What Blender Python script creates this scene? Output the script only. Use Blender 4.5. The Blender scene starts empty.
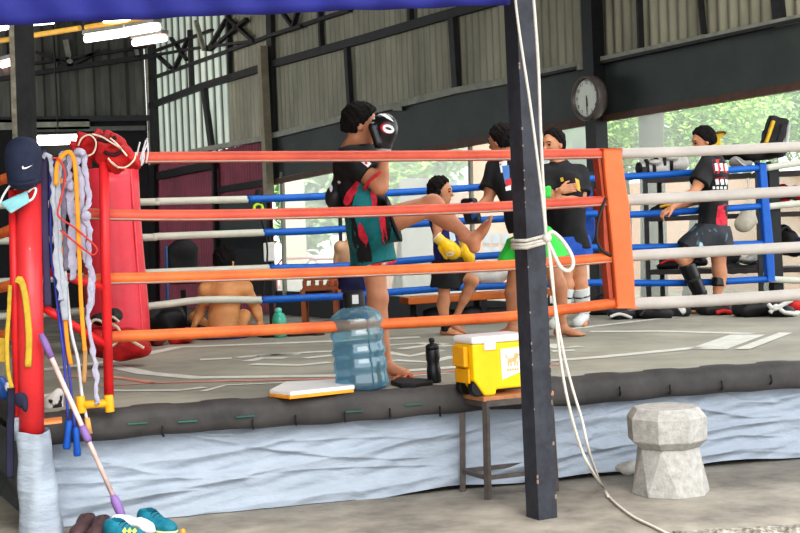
import bpy, math, random
import numpy as np
from mathutils import Vector, Matrix
from mathutils.bvhtree import BVHTree
random.seed(7); np.random.seed(7)
V = Vector
SC = bpy.context.scene
COL = SC.collection
# ------------------------------------------------------------------ camera
FOC = 1400.0
CAM = V((0, 0, 1.5))
PITCH = math.atan(40.5 / FOC); ROLL = 0.038
_f = V((0, math.cos(PITCH), -math.sin(PITCH))); _r = V((1, 0, 0)); _u = _r.cross(_f)
CR = _r * math.cos(ROLL) - _u * math.sin(ROLL)
CU = _r * math.sin(ROLL) + _u * math.cos(ROLL)
cd = bpy.data.cameras.new('camera'); cam = bpy.data.objects.new('camera', cd); COL.objects.link(cam)
cd.sensor_width = 36; cd.lens = 36 * FOC / 800; cd.clip_end = 500
M = Matrix((CR, CU, -_f)).transposed().to_4x4(); M.translation = CAM
cam.matrix_world = M; SC.camera = cam

def ray(px, py): return _f + CR * ((px - 400) / FOC) - CU * ((py - 266.5) / FOC)
def at(px, py, Y):
    d = ray(px, py); return CAM + d * (Y / d.y)
def onz(px, py, z):
    d = ray(px, py); return CAM + d * ((z - CAM.z) / d.z)
def onplane(px, py, p0, n):
    d = ray(px, py); return CAM + d * ((p0 - CAM).dot(n) / d.dot(n))
# ring frame: a runs along the front edge, b inwards
YAW = math.radians(15)
RU = V((math.cos(YAW), math.sin(YAW), 0)); RV = V((-math.sin(YAW), math.cos(YAW), 0)); R0 = V((0, 7.73, 0))
DZ = 0.6
def R(a, b, z=0): return R0 + RU * a + RV * b + V((0, 0, z))
def rp(px, py, b): return onplane(px, py, R(0, b), RV)
def deck(px, py, dz=0): return onz(px, py, DZ + dz)
# window wall frame
WD = V((1, -1.68, 0)).normalized(); WN = V((-1.68, -1, 0)).normalized(); W0 = V((1.78, 18.45, 0))
def wp(px, py, off=0): return onplane(px, py, W0 + WN * off, WN)
def wt(t, z, off=0): return W0 + WD * t + WN * off + V((0, 0, z))
def wtz(px, py):
    p = wp(px, py); return (p - W0).dot(WD), p.z

# ------------------------------------------------------------------ materials
def lin(c):
    return tuple(((x / 255) / 12.92 if x / 255 <= 0.04045 else ((x / 255 + 0.055) / 1.055) ** 2.4) for x in c)
_mats = {}
def mat(name, col, rough=0.6, metal=0.0, var=0.15, scale=6.0, bump=0.0, bscale=40.0, spec=0.4, emit=0.0, stretch=None, col2=None, coat=0.0):
    if name in _mats: return _mats[name]
    m = bpy.data.materials.new(name); m.use_nodes = True; nt = m.node_tree; N = nt.nodes; L = nt.links
    b = N['Principled BSDF']; c = lin(col)
    tc = N.new('ShaderNodeTexCoord'); mp = N.new('ShaderNodeMapping'); L.new(tc.outputs['Object'], mp.inputs[0])
    if stretch: mp.inputs['Scale'].default_value = stretch
    nz = N.new('ShaderNodeTexNoise'); nz.inputs['Scale'].default_value = scale; nz.inputs['Detail'].default_value = 6; nz.inputs['Roughness'].default_value = 0.65
    L.new(mp.outputs[0], nz.inputs[0])
    cr = N.new('ShaderNodeValToRGB'); L.new(nz.outputs['Fac'], cr.inputs[0])
    c2 = lin(col2) if col2 else tuple(x * (1 - var) for x in c)
    c1 = c if col2 else tuple(min(1, x * (1 + var)) for x in c)
    cr.color_ramp.elements[0].position = 0.35; cr.color_ramp.elements[1].position = 0.65
    cr.color_ramp.elements[0].color = (*c2, 1); cr.color_ramp.elements[1].color = (*c1, 1)
    L.new(cr.outputs[0], b.inputs['Base Color'])
    b.inputs['Roughness'].default_value = rough; b.inputs['Metallic'].default_value = metal
    b.inputs['Specular IOR Level'].default_value = spec
    b.inputs['Coat Weight'].default_value = coat
    if emit:
        L.new(cr.outputs[0], b.inputs['Emission Color']); b.inputs['Emission Strength'].default_value = emit
    if bump:
        n2 = N.new('ShaderNodeTexNoise'); n2.inputs['Scale'].default_value = bscale; n2.inputs['Detail'].default_value = 5
        L.new(mp.outputs[0], n2.inputs[0])
        bp = N.new('ShaderNodeBump'); bp.inputs['Strength'].default_value = bump; bp.inputs['Distance'].default_value = 0.02
        L.new(n2.outputs['Fac'], bp.inputs['Height']); L.new(bp.outputs[0], b.inputs['Normal'])
    _mats[name] = m
    return m
def nodes(m): return m.node_tree.nodes, m.node_tree.links, m.node_tree.nodes['Principled BSDF']
def camo(name, base, cols, scale=5.0, seed=0, rough=0.7):
    """blotchy printed cloth: base colour with noise islands of other colours"""
    if name in _mats: return _mats[name]
    m = mat(name, base, rough, var=0.1, scale=30, bump=0.15, bscale=25); N, L, b = nodes(m)
    cur = b.inputs['Base Color'].links[0].from_socket
    for i, (c, th, sc) in enumerate(cols):
        tc = N.new('ShaderNodeTexCoord'); mp = N.new('ShaderNodeMapping'); mp.inputs['Location'].default_value = (seed + i * 3.7, i * 1.3, seed * .5)
        mp.inputs['Scale'].default_value = (1, 1, .6)
        L.new(tc.outputs['Object'], mp.inputs[0])
        nz = N.new('ShaderNodeTexNoise'); nz.inputs['Scale'].default_value = sc; nz.inputs['Detail'].default_value = 3; L.new(mp.outputs[0], nz.inputs[0])
        cr = N.new('ShaderNodeValToRGB'); cr.color_ramp.elements[0].position = th; cr.color_ramp.elements[1].position = th + .04
        L.new(nz.outputs['Fac'], cr.inputs[0])
        mx = N.new('ShaderNodeMix'); mx.data_type = 'RGBA'; L.new(cr.outputs[0], mx.inputs['Factor']); L.new(cur, mx.inputs['A'])
        mx.inputs['B'].default_value = (*lin(c), 1); cur = mx.outputs['Result']
    L.new(cur, b.inputs['Base Color'])
    return m
def film(name, tint, thru, dif, rough=0.2, transl=True):
    """see-through sheet: part transparent, part diffusing, a little gloss"""
    m = bpy.data.materials.new(name); m.use_nodes = True; N = m.node_tree.nodes; L = m.node_tree.links
    N.remove(N['Principled BSDF']); out = N['Material Output']
    tr = N.new('ShaderNodeBsdfTransparent'); tr.inputs[0].default_value = (*lin(tint), 1)
    df = N.new('ShaderNodeBsdfTranslucent' if transl else 'ShaderNodeBsdfDiffuse'); df.inputs[0].default_value = (*lin(dif), 1)
    gl = N.new('ShaderNodeBsdfGlossy'); gl.inputs['Roughness'].default_value = rough
    nz = N.new('ShaderNodeTexNoise'); nz.inputs['Scale'].default_value = 2.5
    mr = N.new('ShaderNodeMapRange'); mr.inputs['To Min'].default_value = max(0, 1 - thru - .1); mr.inputs['To Max'].default_value = min(1, 1 - thru + .1)
    L.new(nz.outputs['Fac'], mr.inputs['Value'])
    m1 = N.new('ShaderNodeMixShader'); L.new(mr.outputs[0], m1.inputs[0]); L.new(tr.outputs[0], m1.inputs[1]); L.new(df.outputs[0], m1.inputs[2])
    m2 = N.new('ShaderNodeMixShader'); m2.inputs[0].default_value = 0.04; L.new(m1.outputs[0], m2.inputs[1]); L.new(gl.outputs[0], m2.inputs[2])
    L.new(m2.outputs[0], out.inputs[0]); return m

# ------------------------------------------------------------------ object helpers
ORG = {}
def tag(o, label=None, cat=None, group=None, kind=None):
    if label: o['label'] = label
    if cat: o['category'] = cat
    if group: o['group'] = group
    if kind: o['kind'] = kind
    return o
def thing(name, label, cat, loc, group=None):
    o = bpy.data.objects.new(name, None); COL.objects.link(o); o.location = loc; o.empty_display_size = .05
    ORG[o.name] = V(loc); return tag(o, label, cat, group)
def link_mesh(name, verts, faces, m, parent=None, smooth=False, fmats=None):
    if parent is not None: org = ORG[parent.name]
    else:
        a = np.array([tuple(v) for v in verts]); lo, hi = a.min(0), a.max(0)
        org = V(((lo[0] + hi[0]) / 2, (lo[1] + hi[1]) / 2, lo[2]))
    me = bpy.data.meshes.new(name)
    me.from_pydata([tuple(V(v) - org) for v in verts], [], faces)
    ms = m if isinstance(m, (list, tuple)) else [m]
    for x in ms: me.materials.append(x)
    if smooth: me.polygons.foreach_set('use_smooth', [True] * len(me.polygons))
    if fmats is not None: me.polygons.foreach_set('material_index', fmats)
    me.update()
    o = bpy.data.objects.new(name, me); COL.objects.link(o); ORG[o.name] = org
    if parent is not None: o.parent = parent
    else: o.location = org
    return o
class MB:
    def __init__(s): s.v = []; s.f = []; s.m = []; s.mi = 0
    def _add(s, vs, fs):
        n = len(s.v); s.v += [V(x) for x in vs]; s.f += [tuple(i + n for i in f) for f in fs]; s.m += [s.mi] * len(fs); return s
    def box(s, c, size, rot=None):
        c = V(c); hx, hy, hz = size[0] / 2, size[1] / 2, size[2] / 2
        vs = [V((x, y, z)) for x in (-hx, hx) for y in (-hy, hy) for z in (-hz, hz)]
        if rot is not None: vs = [rot @ v for v in vs]
        return s._add([c + v for v in vs], [(0, 1, 3, 2), (4, 6, 7, 5), (0, 4, 5, 1), (2, 3, 7, 6), (0, 2, 6, 4), (1, 5, 7, 3)])
    def bar(s, p, q, w, h, up=V((0, 0, 1))):
        p = V(p); q = V(q); d = (q - p).normalized(); x = d.cross(up)
        if x.length < 1e-4: x = d.cross(V((0, 1, 0)))
        x.normalize(); y = x.cross(d).normalized()
        vs = [e + x * (w / 2 * i) + y * (h / 2 * j) for e in (p, q) for i in (-1, 1) for j in (-1, 1)]
        return s._add(vs, [(0, 2, 3, 1), (4, 5, 7, 6), (0, 1, 5, 4), (2, 6, 7, 3), (0, 4, 6, 2), (1, 3, 7, 5)])
    def tube(s, pts, r, n=8, flat=1.0, fdir=None, closed=False, sub=0):
        pts = [V(p) for p in pts]
        if sub: pts = spline(pts, sub)
        k = len(pts); rs = r if isinstance(r, (list, tuple)) else [r] * k
        if len(rs) != k: rs = list(np.interp(np.linspace(0, 1, k), np.linspace(0, 1, len(rs)), rs))
        ts = []
        for i in range(k):
            a = pts[max(0, i - 1)] if not closed else pts[i - 1]; b = pts[min(k - 1, i + 1)] if not closed else pts[(i + 1) % k]
            ts.append((b - a).normalized() if (b - a).length > 1e-9 else V((0, 0, 1)))
        x = V(fdir) if fdir is not None else (V((0, 0, 1)) if abs(ts[0].z) < .9 else V((0, -1, 0)))
        base = len(s.v); vs = []
        for i in range(k):
            x = (x - ts[i] * x.dot(ts[i])); x.normalize(); y = ts[i].cross(x)
            for j in range(n):
                a = 2 * math.pi * j / n
                vs.append(pts[i] + x * (math.cos(a) * rs[i] * flat) + y * (math.sin(a) * rs[i]))
        fs = []
        for i in range(k if closed else k - 1):
            i2 = (i + 1) % k
            for j in range(n):
                j2 = (j + 1) % n; fs.append((i * n + j, i * n + j2, i2 * n + j2, i2 * n + j))
        if not closed:
            fs.append(tuple(range(n - 1, -1, -1))); fs.append(tuple(range((k - 1) * n, k * n)))
        return s._add(vs, fs)
    def lathe(s, prof, c, n=24, ax=V((0, 0, 1)), sq=None):
        c = V(c); ax = V(ax).normalized(); x = ax.cross(V((0, 1, 0)))
        if x.length < 1e-3: x = V((1, 0, 0))
        x.normalize(); y = ax.cross(x)
        vs = []; fs = []; k = len(prof)
        for (r, z) in prof:
            for j in range(n):
                a = 2 * math.pi * j / n; vs.append(c + ax * z + x * (r * math.cos(a)) + y * (r * math.sin(a)))
        for i in range(k - 1):
            for j in range(n):
                j2 = (j + 1) % n; fs.append((i * n + j, i * n + j2, (i + 1) * n + j2, (i + 1) * n + j))
        fs.append(tuple(range(n - 1, -1, -1))); fs.append(tuple(range((k - 1) * n, k * n)))
        return s._add(vs, fs)
    def prism(s, poly, ex):
        poly = [V(p) for p in poly]; n = len(poly); ex = V(ex)
        fs = [tuple(range(n - 1, -1, -1)), tuple(range(n, 2 * n))] + [(i, (i + 1) % n, n + (i + 1) % n, n + i) for i in range(n)]
        return s._add(poly + [p + ex for p in poly], fs)
    def poly(s, pts): return s._add(pts, [tuple(range(len(pts)))])
    def grid(s, fn, nu, nv):
        vs = [fn(i / nu, j / nv) for i in range(nu + 1) for j in range(nv + 1)]
        fs = [(i * (nv + 1) + j, (i + 1) * (nv + 1) + j, (i + 1) * (nv + 1) + j + 1, i * (nv + 1) + j + 1) for i in range(nu) for j in range(nv)]
        return s._add(vs, fs)
    def ball(s, c, r, n=12, rot=None):
        c = V(c); r = r if isinstance(r, (tuple, list)) else (r, r, r)
        vs = []; m = n // 2
        for i in range(m + 1):
            a = math.pi * i / m
            for j in range(n):
                b = 2 * math.pi * j / n
                v = V((r[0] * math.sin(a) * math.cos(b), r[1] * math.sin(a) * math.sin(b), r[2] * math.cos(a)))
                vs.append(c + (rot @ v if rot is not None else v))
        fs = [(i * n + j, (i + 1) * n + j, (i + 1) * n + (j + 1) % n, i * n + (j + 1) % n) for i in range(m) for j in range(n)]
        return s._add(vs, fs)
    def build(s, name, m, parent=None, smooth=False, bevel=0, solid=0):
        o = link_mesh(name, s.v, s.f, m, parent, smooth, s.m if isinstance(m, (list, tuple)) else None)
        if bevel:
            md = o.modifiers.new('b', 'BEVEL'); md.width = bevel; md.segments = 2; md.limit_method = 'ANGLE'; md.angle_limit = .7
        if solid:
            md = o.modifiers.new('s', 'SOLIDIFY'); md.thickness = solid
        return o
def spline(pts, sub):
    out = []; n = len(pts)
    for i in range(n - 1):
        p0, p1, p2, p3 = pts[max(0, i - 1)], pts[i], pts[i + 1], pts[min(n - 1, i + 2)]
        for k in range(sub):
            t = k / sub
            out.append(.5 * ((2 * p1) + (p2 - p0) * t + (2 * p0 - 5 * p1 + 4 * p2 - p3) * t * t + (3 * p1 - p0 - 3 * p2 + p3) * t ** 3))
    out.append(pts[-1]); return out
def copy_tree(o, loc=None, rotz=None):
    c = o.copy(); COL.objects.link(c); ORG[c.name] = V(loc) if loc is not None else ORG[o.name]
    if loc is not None: c.location = loc
    if rotz is not None: c.rotation_euler.z = rotz
    def kids(a, b):
        for ch in list(a.children):
            d = ch.copy(); COL.objects.link(d); d.parent = b; kids(ch, d)
    kids(o, c); return c
def text_mesh(txt, size, xa, ya, c):
    cu = bpy.data.curves.new('txt', 'FONT'); cu.body = txt; cu.size = size; cu.align_x = 'CENTER'; cu.align_y = 'CENTER'
    ob = bpy.data.objects.new('txt', cu); COL.objects.link(ob)
    dg = bpy.context.evaluated_depsgraph_get(); me = bpy.data.meshes.new_from_object(ob.evaluated_get(dg))
    vs = [V(c) + V(xa) * v.co.x + V(ya) * v.co.y for v in me.vertices]; fs = [tuple(p.vertices) for p in me.polygons]
    bpy.data.objects.remove(ob); bpy.data.curves.remove(cu); bpy.data.meshes.remove(me)
    return vs, fs

# ------------------------------------------------------------------ implicit surfaces for bodies, clothes, soft goods
class Sdf:
    def __init__(s, lo, hi, h):
        s.h = h; s.lo = np.array(lo, float) - 3 * h; n = np.ceil((np.array(hi, float) + 3 * h - s.lo) / h).astype(int) + 1
        s.n = n; s.F = np.full(tuple(n), 0.3); s.ax = [s.lo[i] + h * np.arange(n[i]) for i in range(3)]
    def _win(s, lo, hi):
        sl = []
        for i in range(3):
            a = int(max(0, math.floor((lo[i] - s.lo[i]) / s.h))); b = int(min(s.n[i], math.ceil((hi[i] - s.lo[i]) / s.h) + 1))
            if b <= a: return None
            sl.append(slice(a, b))
        X, Y, Z = np.meshgrid(s.ax[0][sl[0]], s.ax[1][sl[1]], s.ax[2][sl[2]], indexing='ij')
        return tuple(sl), np.stack([X, Y, Z], -1)
    def _merge(s, sl, d, k):
        a = s.F[sl]
        if k > 0:
            hh = np.maximum(k - np.abs(a - d), 0) / k; s.F[sl] = np.minimum(a, d) - hh * hh * k * .25
        else: s.F[sl] = np.minimum(a, d)
    def cone(s, p, q, r1, r2=None, k=.025, flat=None, cap=False, capp=False, dent=None):
        r2 = r1 if r2 is None else r2; p = np.array(p, float); q = np.array(q, float); m = max(r1, r2) + k + .02
        w = s._win(np.minimum(p, q) - m, np.maximum(p, q) + m)
        if w is None: return s
        sl, X = w; x = X - p; d = q - p
        if flat is not None:
            a = np.array(flat[0], float); a /= np.linalg.norm(a); f = flat[1]
            x = x + (x @ a)[..., None] * a * (1 / f - 1); d = d + (d @ a) * a * (1 / f - 1)
        L2 = max(d @ d, 1e-12); t = np.clip((x @ d) / L2, 0, 1)
        D = np.linalg.norm(x - t[..., None] * d, axis=-1) - (r1 + (r2 - r1) * t)
        if flat is not None and flat[1] < 1: D = D * (flat[1] * .6 + .4)
        if cap: D = np.maximum(D, ((X - q) @ ((q - p) / max(1e-9, np.linalg.norm(q - p)))))
        if capp: D = np.maximum(D, ((X - p) @ ((p - q) / max(1e-9, np.linalg.norm(q - p)))))
        s._merge(sl, D, k); return s
    def ell(s, c, r, Rm=None, k=.02, sub=False):
        c = np.array(c, float); r = np.array(r, float); m = r.max() + k + .02
        w = s._win(c - m, c + m)
        if w is None: return s
        sl, X = w; x = X - c
        if Rm is not None: x = x @ np.array(Rm, float)
        k0 = np.linalg.norm(x / r, axis=-1); k1 = np.linalg.norm(x / (r * r), axis=-1)
        D = np.where(k1 > 1e-9, k0 * (k0 - 1) / np.maximum(k1, 1e-9), -r.min())
        if sub: s.F[sl] = np.maximum(s.F[sl], -D)
        else: s._merge(sl, D, k)
        return s
    def rbox(s, c, half, rr, Rm=None, k=.01):
        c = np.array(c, float); half = np.array(half, float); m = np.linalg.norm(half) + k + .02
        w = s._win(c - m, c + m)
        if w is None: return s
        sl, X = w; x = X - c
        if Rm is not None: x = x @ np.array(Rm, float)
        q = np.abs(x) - (half - rr)
        D = np.linalg.norm(np.maximum(q, 0), axis=-1) + np.minimum(q.max(-1), 0) - rr
        s._merge(sl, D, k); return s
    def cut(s, p, n):
        n = np.array(n, float); n /= np.linalg.norm(n); p = np.array(p, float)
        D = ((s.ax[0] - p[0]) * n[0])[:, None, None] + ((s.ax[1] - p[1]) * n[1])[None, :, None] + ((s.ax[2] - p[2]) * n[2])[None, None, :]
        s.F = np.maximum(s.F, D); return s
    def wrinkle(s, amp, fr, ph=0, dirs=((1, .3, .8), (-.6, 1, .5))):
        for i, d in enumerate(dirs):
            D = (s.ax[0] * d[0])[:, None, None] + (s.ax[1] * d[1])[None, :, None] + (s.ax[2] * d[2])[None, None, :]
            D2 = (s.ax[0] * d[2])[:, None, None] + (s.ax[1] * -d[0])[None, :, None] + (s.ax[2] * d[1])[None, None, :]
            s.F = s.F + amp * np.sin(D * fr * (1 + .7 * i) + ph + 1.6 * np.sin(D2 * fr * .35 + i))
        return s
    def mesh(s):
        F = s.F; ins = F < 0; h = s.h; n = np.array(F.shape) - 1
        cnt = np.zeros(tuple(n)); acc = np.zeros(tuple(n) + (3,))
        def corner(A, o): return A[o[0]:o[0] + n[0], o[1]:o[1] + n[1], o[2]:o[2] + n[2]]
        for ax in range(3):
            for e in range(4):
                o = [0, 0, 0]; oth = [i for i in range(3) if i != ax]; o[oth[0]] = e & 1; o[oth[1]] = e >> 1
                o2 = list(o); o2[ax] = 1
                a = corner(F, o); b = corner(F, o2); mk = (a < 0) != (b < 0)
                t = np.where(mk, a / np.where(mk, a - b, 1), 0)
                for i in range(3):
                    acc[..., i] += np.where(mk, (t if i == ax else o[i]), 0)
                cnt += mk
        act = cnt > 0; idx = np.full(tuple(n), -1); na = int(act.sum()); idx[act] = np.arange(na)
        ijk = np.argwhere(act); P = acc[act] / cnt[act][:, None]
        verts = s.lo + (ijk + P) * h
        faces = []
        for ax in range(3):
            u, v = [(1, 2), (2, 0), (0, 1)][ax]
            A = np.take(ins, range(F.shape[ax] - 1), ax); B = np.take(ins, range(1, F.shape[ax]), ax)
            E = np.argwhere(A != B)
            E = E[(E[:, u] > 0) & (E[:, v] > 0) & (E[:, u] < n[u]) & (E[:, v] < n[v])]
            if not len(E): continue
            fl = A[tuple(E.T)]
            def cell(du, dv):
                c = E.copy(); c[:, u] -= du; c[:, v] -= dv; return idx[tuple(c.T)]
            q = np.stack([cell(1, 1), cell(0, 1), cell(0, 0), cell(1, 0)], 1)
            q[~fl] = q[~fl][:, ::-1]
            faces.append(q)
        faces = np.concatenate(faces) if faces else np.zeros((0, 4), int)
        return verts, faces[(faces >= 0).all(1)]
def sdf_obj(name, sdfs, m, parent=None):
    vs = []; fs = []; n = 0
    for s in (sdfs if isinstance(sdfs, (list, tuple)) else [sdfs]):
        v, f = s.mesh()
        if len(v) == 0: continue
        vs.append(v); fs.append(f + n); n += len(v)
    v = np.concatenate(vs); f = np.concatenate(fs)
    return link_mesh(name, v, [tuple(int(i) for i in q) for q in f], m, parent, True)
def bbox(pts, m):
    a = np.array([tuple(p) for p in pts]); return a.min(0) - m, a.max(0) + m
def frame(fd, up=V((0, 0, 1))):
    fd = V(fd).normalized(); l = V(up).cross(fd).normalized(); u = fd.cross(l); return fd, l, u   # forward, left, up
def cols(*a): return Matrix(a).transposed()
def bvh_of(o):
    org = ORG[o.name]
    return BVHTree.FromPolygons([tuple(v.co + org) for v in o.data.vertices], [tuple(p.vertices) for p in o.data.polygons])
def decal(name, obj, polys, m, parent, off=.004, ms=None):
    """small flat prints laid on a curved surface: pixel outlines traced on the cloth"""
    bv = bvh_of(obj); mb = MB()
    for pi, poly in enumerate(polys):
        pts = []
        cx = sum(p[0] for p in poly) / len(poly); cy = sum(p[1] for p in poly) / len(poly); n = len(poly)
        ring = []
        for i in range(n):
            a, b = poly[i], poly[(i + 1) % n]
            for k in range(3): ring.append((a[0] + (b[0] - a[0]) * k / 3, a[1] + (b[1] - a[1]) * k / 3))
        ok = True; vs = []
        for f in (0, .5, 1):
            for (x, y) in (ring if f else [(cx, cy)]):
                for g in (1, .85, .7, .55, .4, .2, 0):
                    d = ray(cx + (x - cx) * f * g, cy + (y - cy) * f * g).normalized(); h = bv.ray_cast(CAM, d)
                    if h[0] is not None: break
                if h[0] is None: ok = False; break
                vs.append(h[0] - d * (off + .0016 * pi))
            if not ok: break
        if not ok: continue
        k = len(ring); fs = [(0, 1 + i, 1 + (i + 1) % k) for i in range(k)] + [(1 + i, 1 + k + i, 1 + k + (i + 1) % k, 1 + (i + 1) % k) for i in range(k)]
        mb.mi = ms[pi] if ms else 0; mb._add(vs, fs)
    if mb.v: return mb.build(name, m, obj if obj.parent is not None else parent, True)
# ------------------------------------------------------------------ world and light
w = bpy.data.worlds.new('world'); SC.world = w; w.use_nodes = True
bg = w.node_tree.nodes['Background']; bg.inputs[0].default_value = (0.93, 0.97, 1.0, 1); bg.inputs[1].default_value = 2.3
SC.view_settings.view_transform = 'Standard'; SC.view_settings.exposure = 0.08
try: SC.view_settings.look = 'Medium High Contrast'
except Exception: pass
SC.cycles.max_bounces = 8; SC.cycles.transparent_max_bounces = 16; SC.cycles.caustics_refractive = False; SC.cycles.caustics_reflective = False
SC.cycles.sample_clamp_indirect = 4
def area(name, loc, target, size, power, col=(1, 1, 1), sy=None):
    l = bpy.data.lights.new(name, 'AREA'); l.energy = power; l.color = col; l.size = size
    if sy: l.shape = 'RECTANGLE'; l.size_y = sy
    o = bpy.data.objects.new(name, l); COL.objects.link(o); o.location = loc
    o.rotation_euler = (V(target) - V(loc)).to_track_quat('-Z', 'Y').to_euler(); return o
area('sky_opening_light', (3, -1.5, 6.2), (0, 10, 0.8), 9, 360, (1, .98, .95), 4)
area('ring_fill_light', (1.0, 10.5, 5.6), (1.0, 10.4, 0), 5, 190, (1, .98, .94), 4)  # fill light added over the ring, apart from the tube lamps
sun = bpy.data.lights.new('sun', 'SUN'); sun.energy = 4.0; sun.angle = .35; sun.color = (1, .97, .88)
so = bpy.data.objects.new('sun', sun); COL.objects.link(so); so.location = (20, 20, 20)
so.rotation_euler = V((-.25, .62, -1.0)).to_track_quat('-Z', 'Y').to_euler()

# ------------------------------------------------------------------ setting
M_conc = mat('concrete_floor', (164, 157, 146), .8, var=.22, scale=2.2, bump=.3, bscale=14, col2=(116, 111, 104))
M_dark = mat('dark_steel', (47, 48, 48), .55, var=.25, scale=5)
M_black = mat('black_paint', (26, 26, 28), .5, var=.3, scale=8)
M_wallcor = mat('corrugated_sheet', (178, 174, 152), .55, var=.25, scale=1.2, stretch=(1, 1, .25), col2=(132, 129, 112))
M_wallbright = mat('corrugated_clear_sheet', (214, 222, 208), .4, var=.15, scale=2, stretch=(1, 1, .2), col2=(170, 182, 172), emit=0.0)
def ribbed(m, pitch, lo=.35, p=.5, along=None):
    """rib shading painted into the colour: dark lines repeating along the corrugation"""
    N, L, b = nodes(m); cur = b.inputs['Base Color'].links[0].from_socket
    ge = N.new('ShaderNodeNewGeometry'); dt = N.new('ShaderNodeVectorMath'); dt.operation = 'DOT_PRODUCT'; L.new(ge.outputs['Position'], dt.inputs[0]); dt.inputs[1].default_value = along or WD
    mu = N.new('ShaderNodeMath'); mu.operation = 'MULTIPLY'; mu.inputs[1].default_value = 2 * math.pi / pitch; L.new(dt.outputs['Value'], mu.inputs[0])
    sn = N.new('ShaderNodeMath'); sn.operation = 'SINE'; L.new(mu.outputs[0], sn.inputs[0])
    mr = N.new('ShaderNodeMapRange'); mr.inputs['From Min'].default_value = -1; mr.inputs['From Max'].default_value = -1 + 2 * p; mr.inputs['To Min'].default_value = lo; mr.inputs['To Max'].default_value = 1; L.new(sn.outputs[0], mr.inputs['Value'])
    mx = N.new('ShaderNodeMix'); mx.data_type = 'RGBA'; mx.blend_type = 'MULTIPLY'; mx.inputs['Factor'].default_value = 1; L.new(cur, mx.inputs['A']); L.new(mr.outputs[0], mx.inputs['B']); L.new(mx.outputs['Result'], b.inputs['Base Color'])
ribbed(M_wallbright, .34, .12, .42); ribbed(M_wallcor, .16, .6, .5)  # shade between the ribs is painted into both sheet colours
N_, L_, b_ = nodes(M_wallbright); tl_ = N_.new('ShaderNodeBsdfTranslucent'); ms_ = N_.new('ShaderNodeMixShader'); ms_.inputs[0].default_value = .35
L_.new(b_.inputs['Base Color'].links[0].from_socket, tl_.inputs[0]); L_.new(b_.outputs[0], ms_.inputs[1]); L_.new(tl_.outputs[0], ms_.inputs[2]); L_.new(ms_.outputs[0], N_['Material Output'].inputs[0])
M_maroon = mat('maroon_panel', (134, 62, 78), .6, var=.2, scale=1.5)
M_band = mat('dark_green_panel', (66, 73, 71), .55, var=.18, scale=1.2)
M_ledge = mat('pale_ledge', (150, 150, 138), .6, var=.2)
M_brown = mat('brown_trim', (92, 68, 58), .6, var=.2)

fl = MB().poly([V((-22, -3, 0)), V((16, -3, 0)), V((16, 60, 0)), V((-22, 60, 0))]).build('floor', M_conc); tag(fl, kind='structure')
TC = wtz(148, 150)[0]; TR = wtz(860, 100)[0]
CRN = wt(TC, 0); ZR = 6.25
def tz(px, py): return wtz(px, py)
bt = [tz(x, y) for x, y in ((262, 140), (270, 138), (454, 91), (535, 77), (800, 19), (870, 3))]       # top of the dark band
bb = [tz(x, y) for x, y in ((262, 183), (278, 176), (454, 144), (601, 117), (800, 84), (870, 72))]     # bottom of the dark band
lw = [tz(x, y) for x, y in ((148, 166), (190, 157), (270, 139))]                                        # lower edge of sheet at left
def itp(tab, t): return float(np.interp(t, [a for a, b in tab], [b for a, b in tab]))
def corr(t0, t1, bot, top, pitch=.1, amp=.018, off=0):
    mb = MB(); n = int((t1 - t0) / pitch * 6)
    def f(u, v):
        t = t0 + (t1 - t0) * u; b = bot(t); return wt(t, b + (top(t) - b) * v, off + amp * math.sin(2 * math.pi * t / pitch))
    return mb.grid(f, n, 1)
t228 = tz(228, 100)[0]; t270 = tz(270, 138)[0]; t157 = tz(157, 120)[0]
roofz = lambda t: ZR
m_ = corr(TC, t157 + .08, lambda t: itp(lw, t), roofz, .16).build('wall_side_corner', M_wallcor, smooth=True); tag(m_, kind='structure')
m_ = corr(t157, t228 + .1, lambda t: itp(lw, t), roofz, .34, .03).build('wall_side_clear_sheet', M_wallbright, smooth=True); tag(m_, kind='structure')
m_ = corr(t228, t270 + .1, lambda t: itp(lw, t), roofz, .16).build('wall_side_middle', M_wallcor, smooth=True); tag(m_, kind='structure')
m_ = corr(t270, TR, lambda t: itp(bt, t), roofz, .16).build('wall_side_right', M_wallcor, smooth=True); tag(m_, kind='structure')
# lower maroon wall left of the window
t265 = tz(264, 200)[0]
mb = MB()
def f(u, v):
    t = TC + (t270 - TC) * u; return wt(t, itp(lw, t) * v, .012 * math.sin(2 * math.pi * t / .13))
m_ = mb.grid(f, 260, 1).build('wall_side_maroon', M_maroon, smooth=False); tag(m_, kind='structure')
# dark band above the window, low wall below it
mb = MB()
for i in range(len(bt) - 1): pass
tt = [t270 - .1] + [x for x, _ in bt[2:]]
for a, b in zip(tt[:-1], tt[1:]):
    q = [wt(a, itp(bb, a), .04), wt(b, itp(bb, b), .04), wt(b, itp(bt, b), .04), wt(a, itp(bt, a), .04)]
    mb.prism(q, WN * -.1)
m_ = mb.build('wall_side_band', M_band); tag(m_, kind='structure')
mb = MB()
for px0, px1 in ((352, 352.8), (484, 484.8), (614, 615)):
    pass
mb.prism([wt(t270, 0, .02), wt(TR, 0, .02), wt(TR, .42, .02), wt(t270, .42, .02)], WN * -.12)
m_ = mb.build('wall_side_low', M_black); tag(m_, kind='structure')
def wbar(name, p, q, w, m, off=.05, d=.08, smooth=False):
    a = wp(*p, off); b = wp(*q, off); o = MB().bar(a, b, d, w, up=WN).build(name, m)
    # bar(): w across the line in the wall plane, h out of it
    return tag(o, kind='structure')
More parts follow.
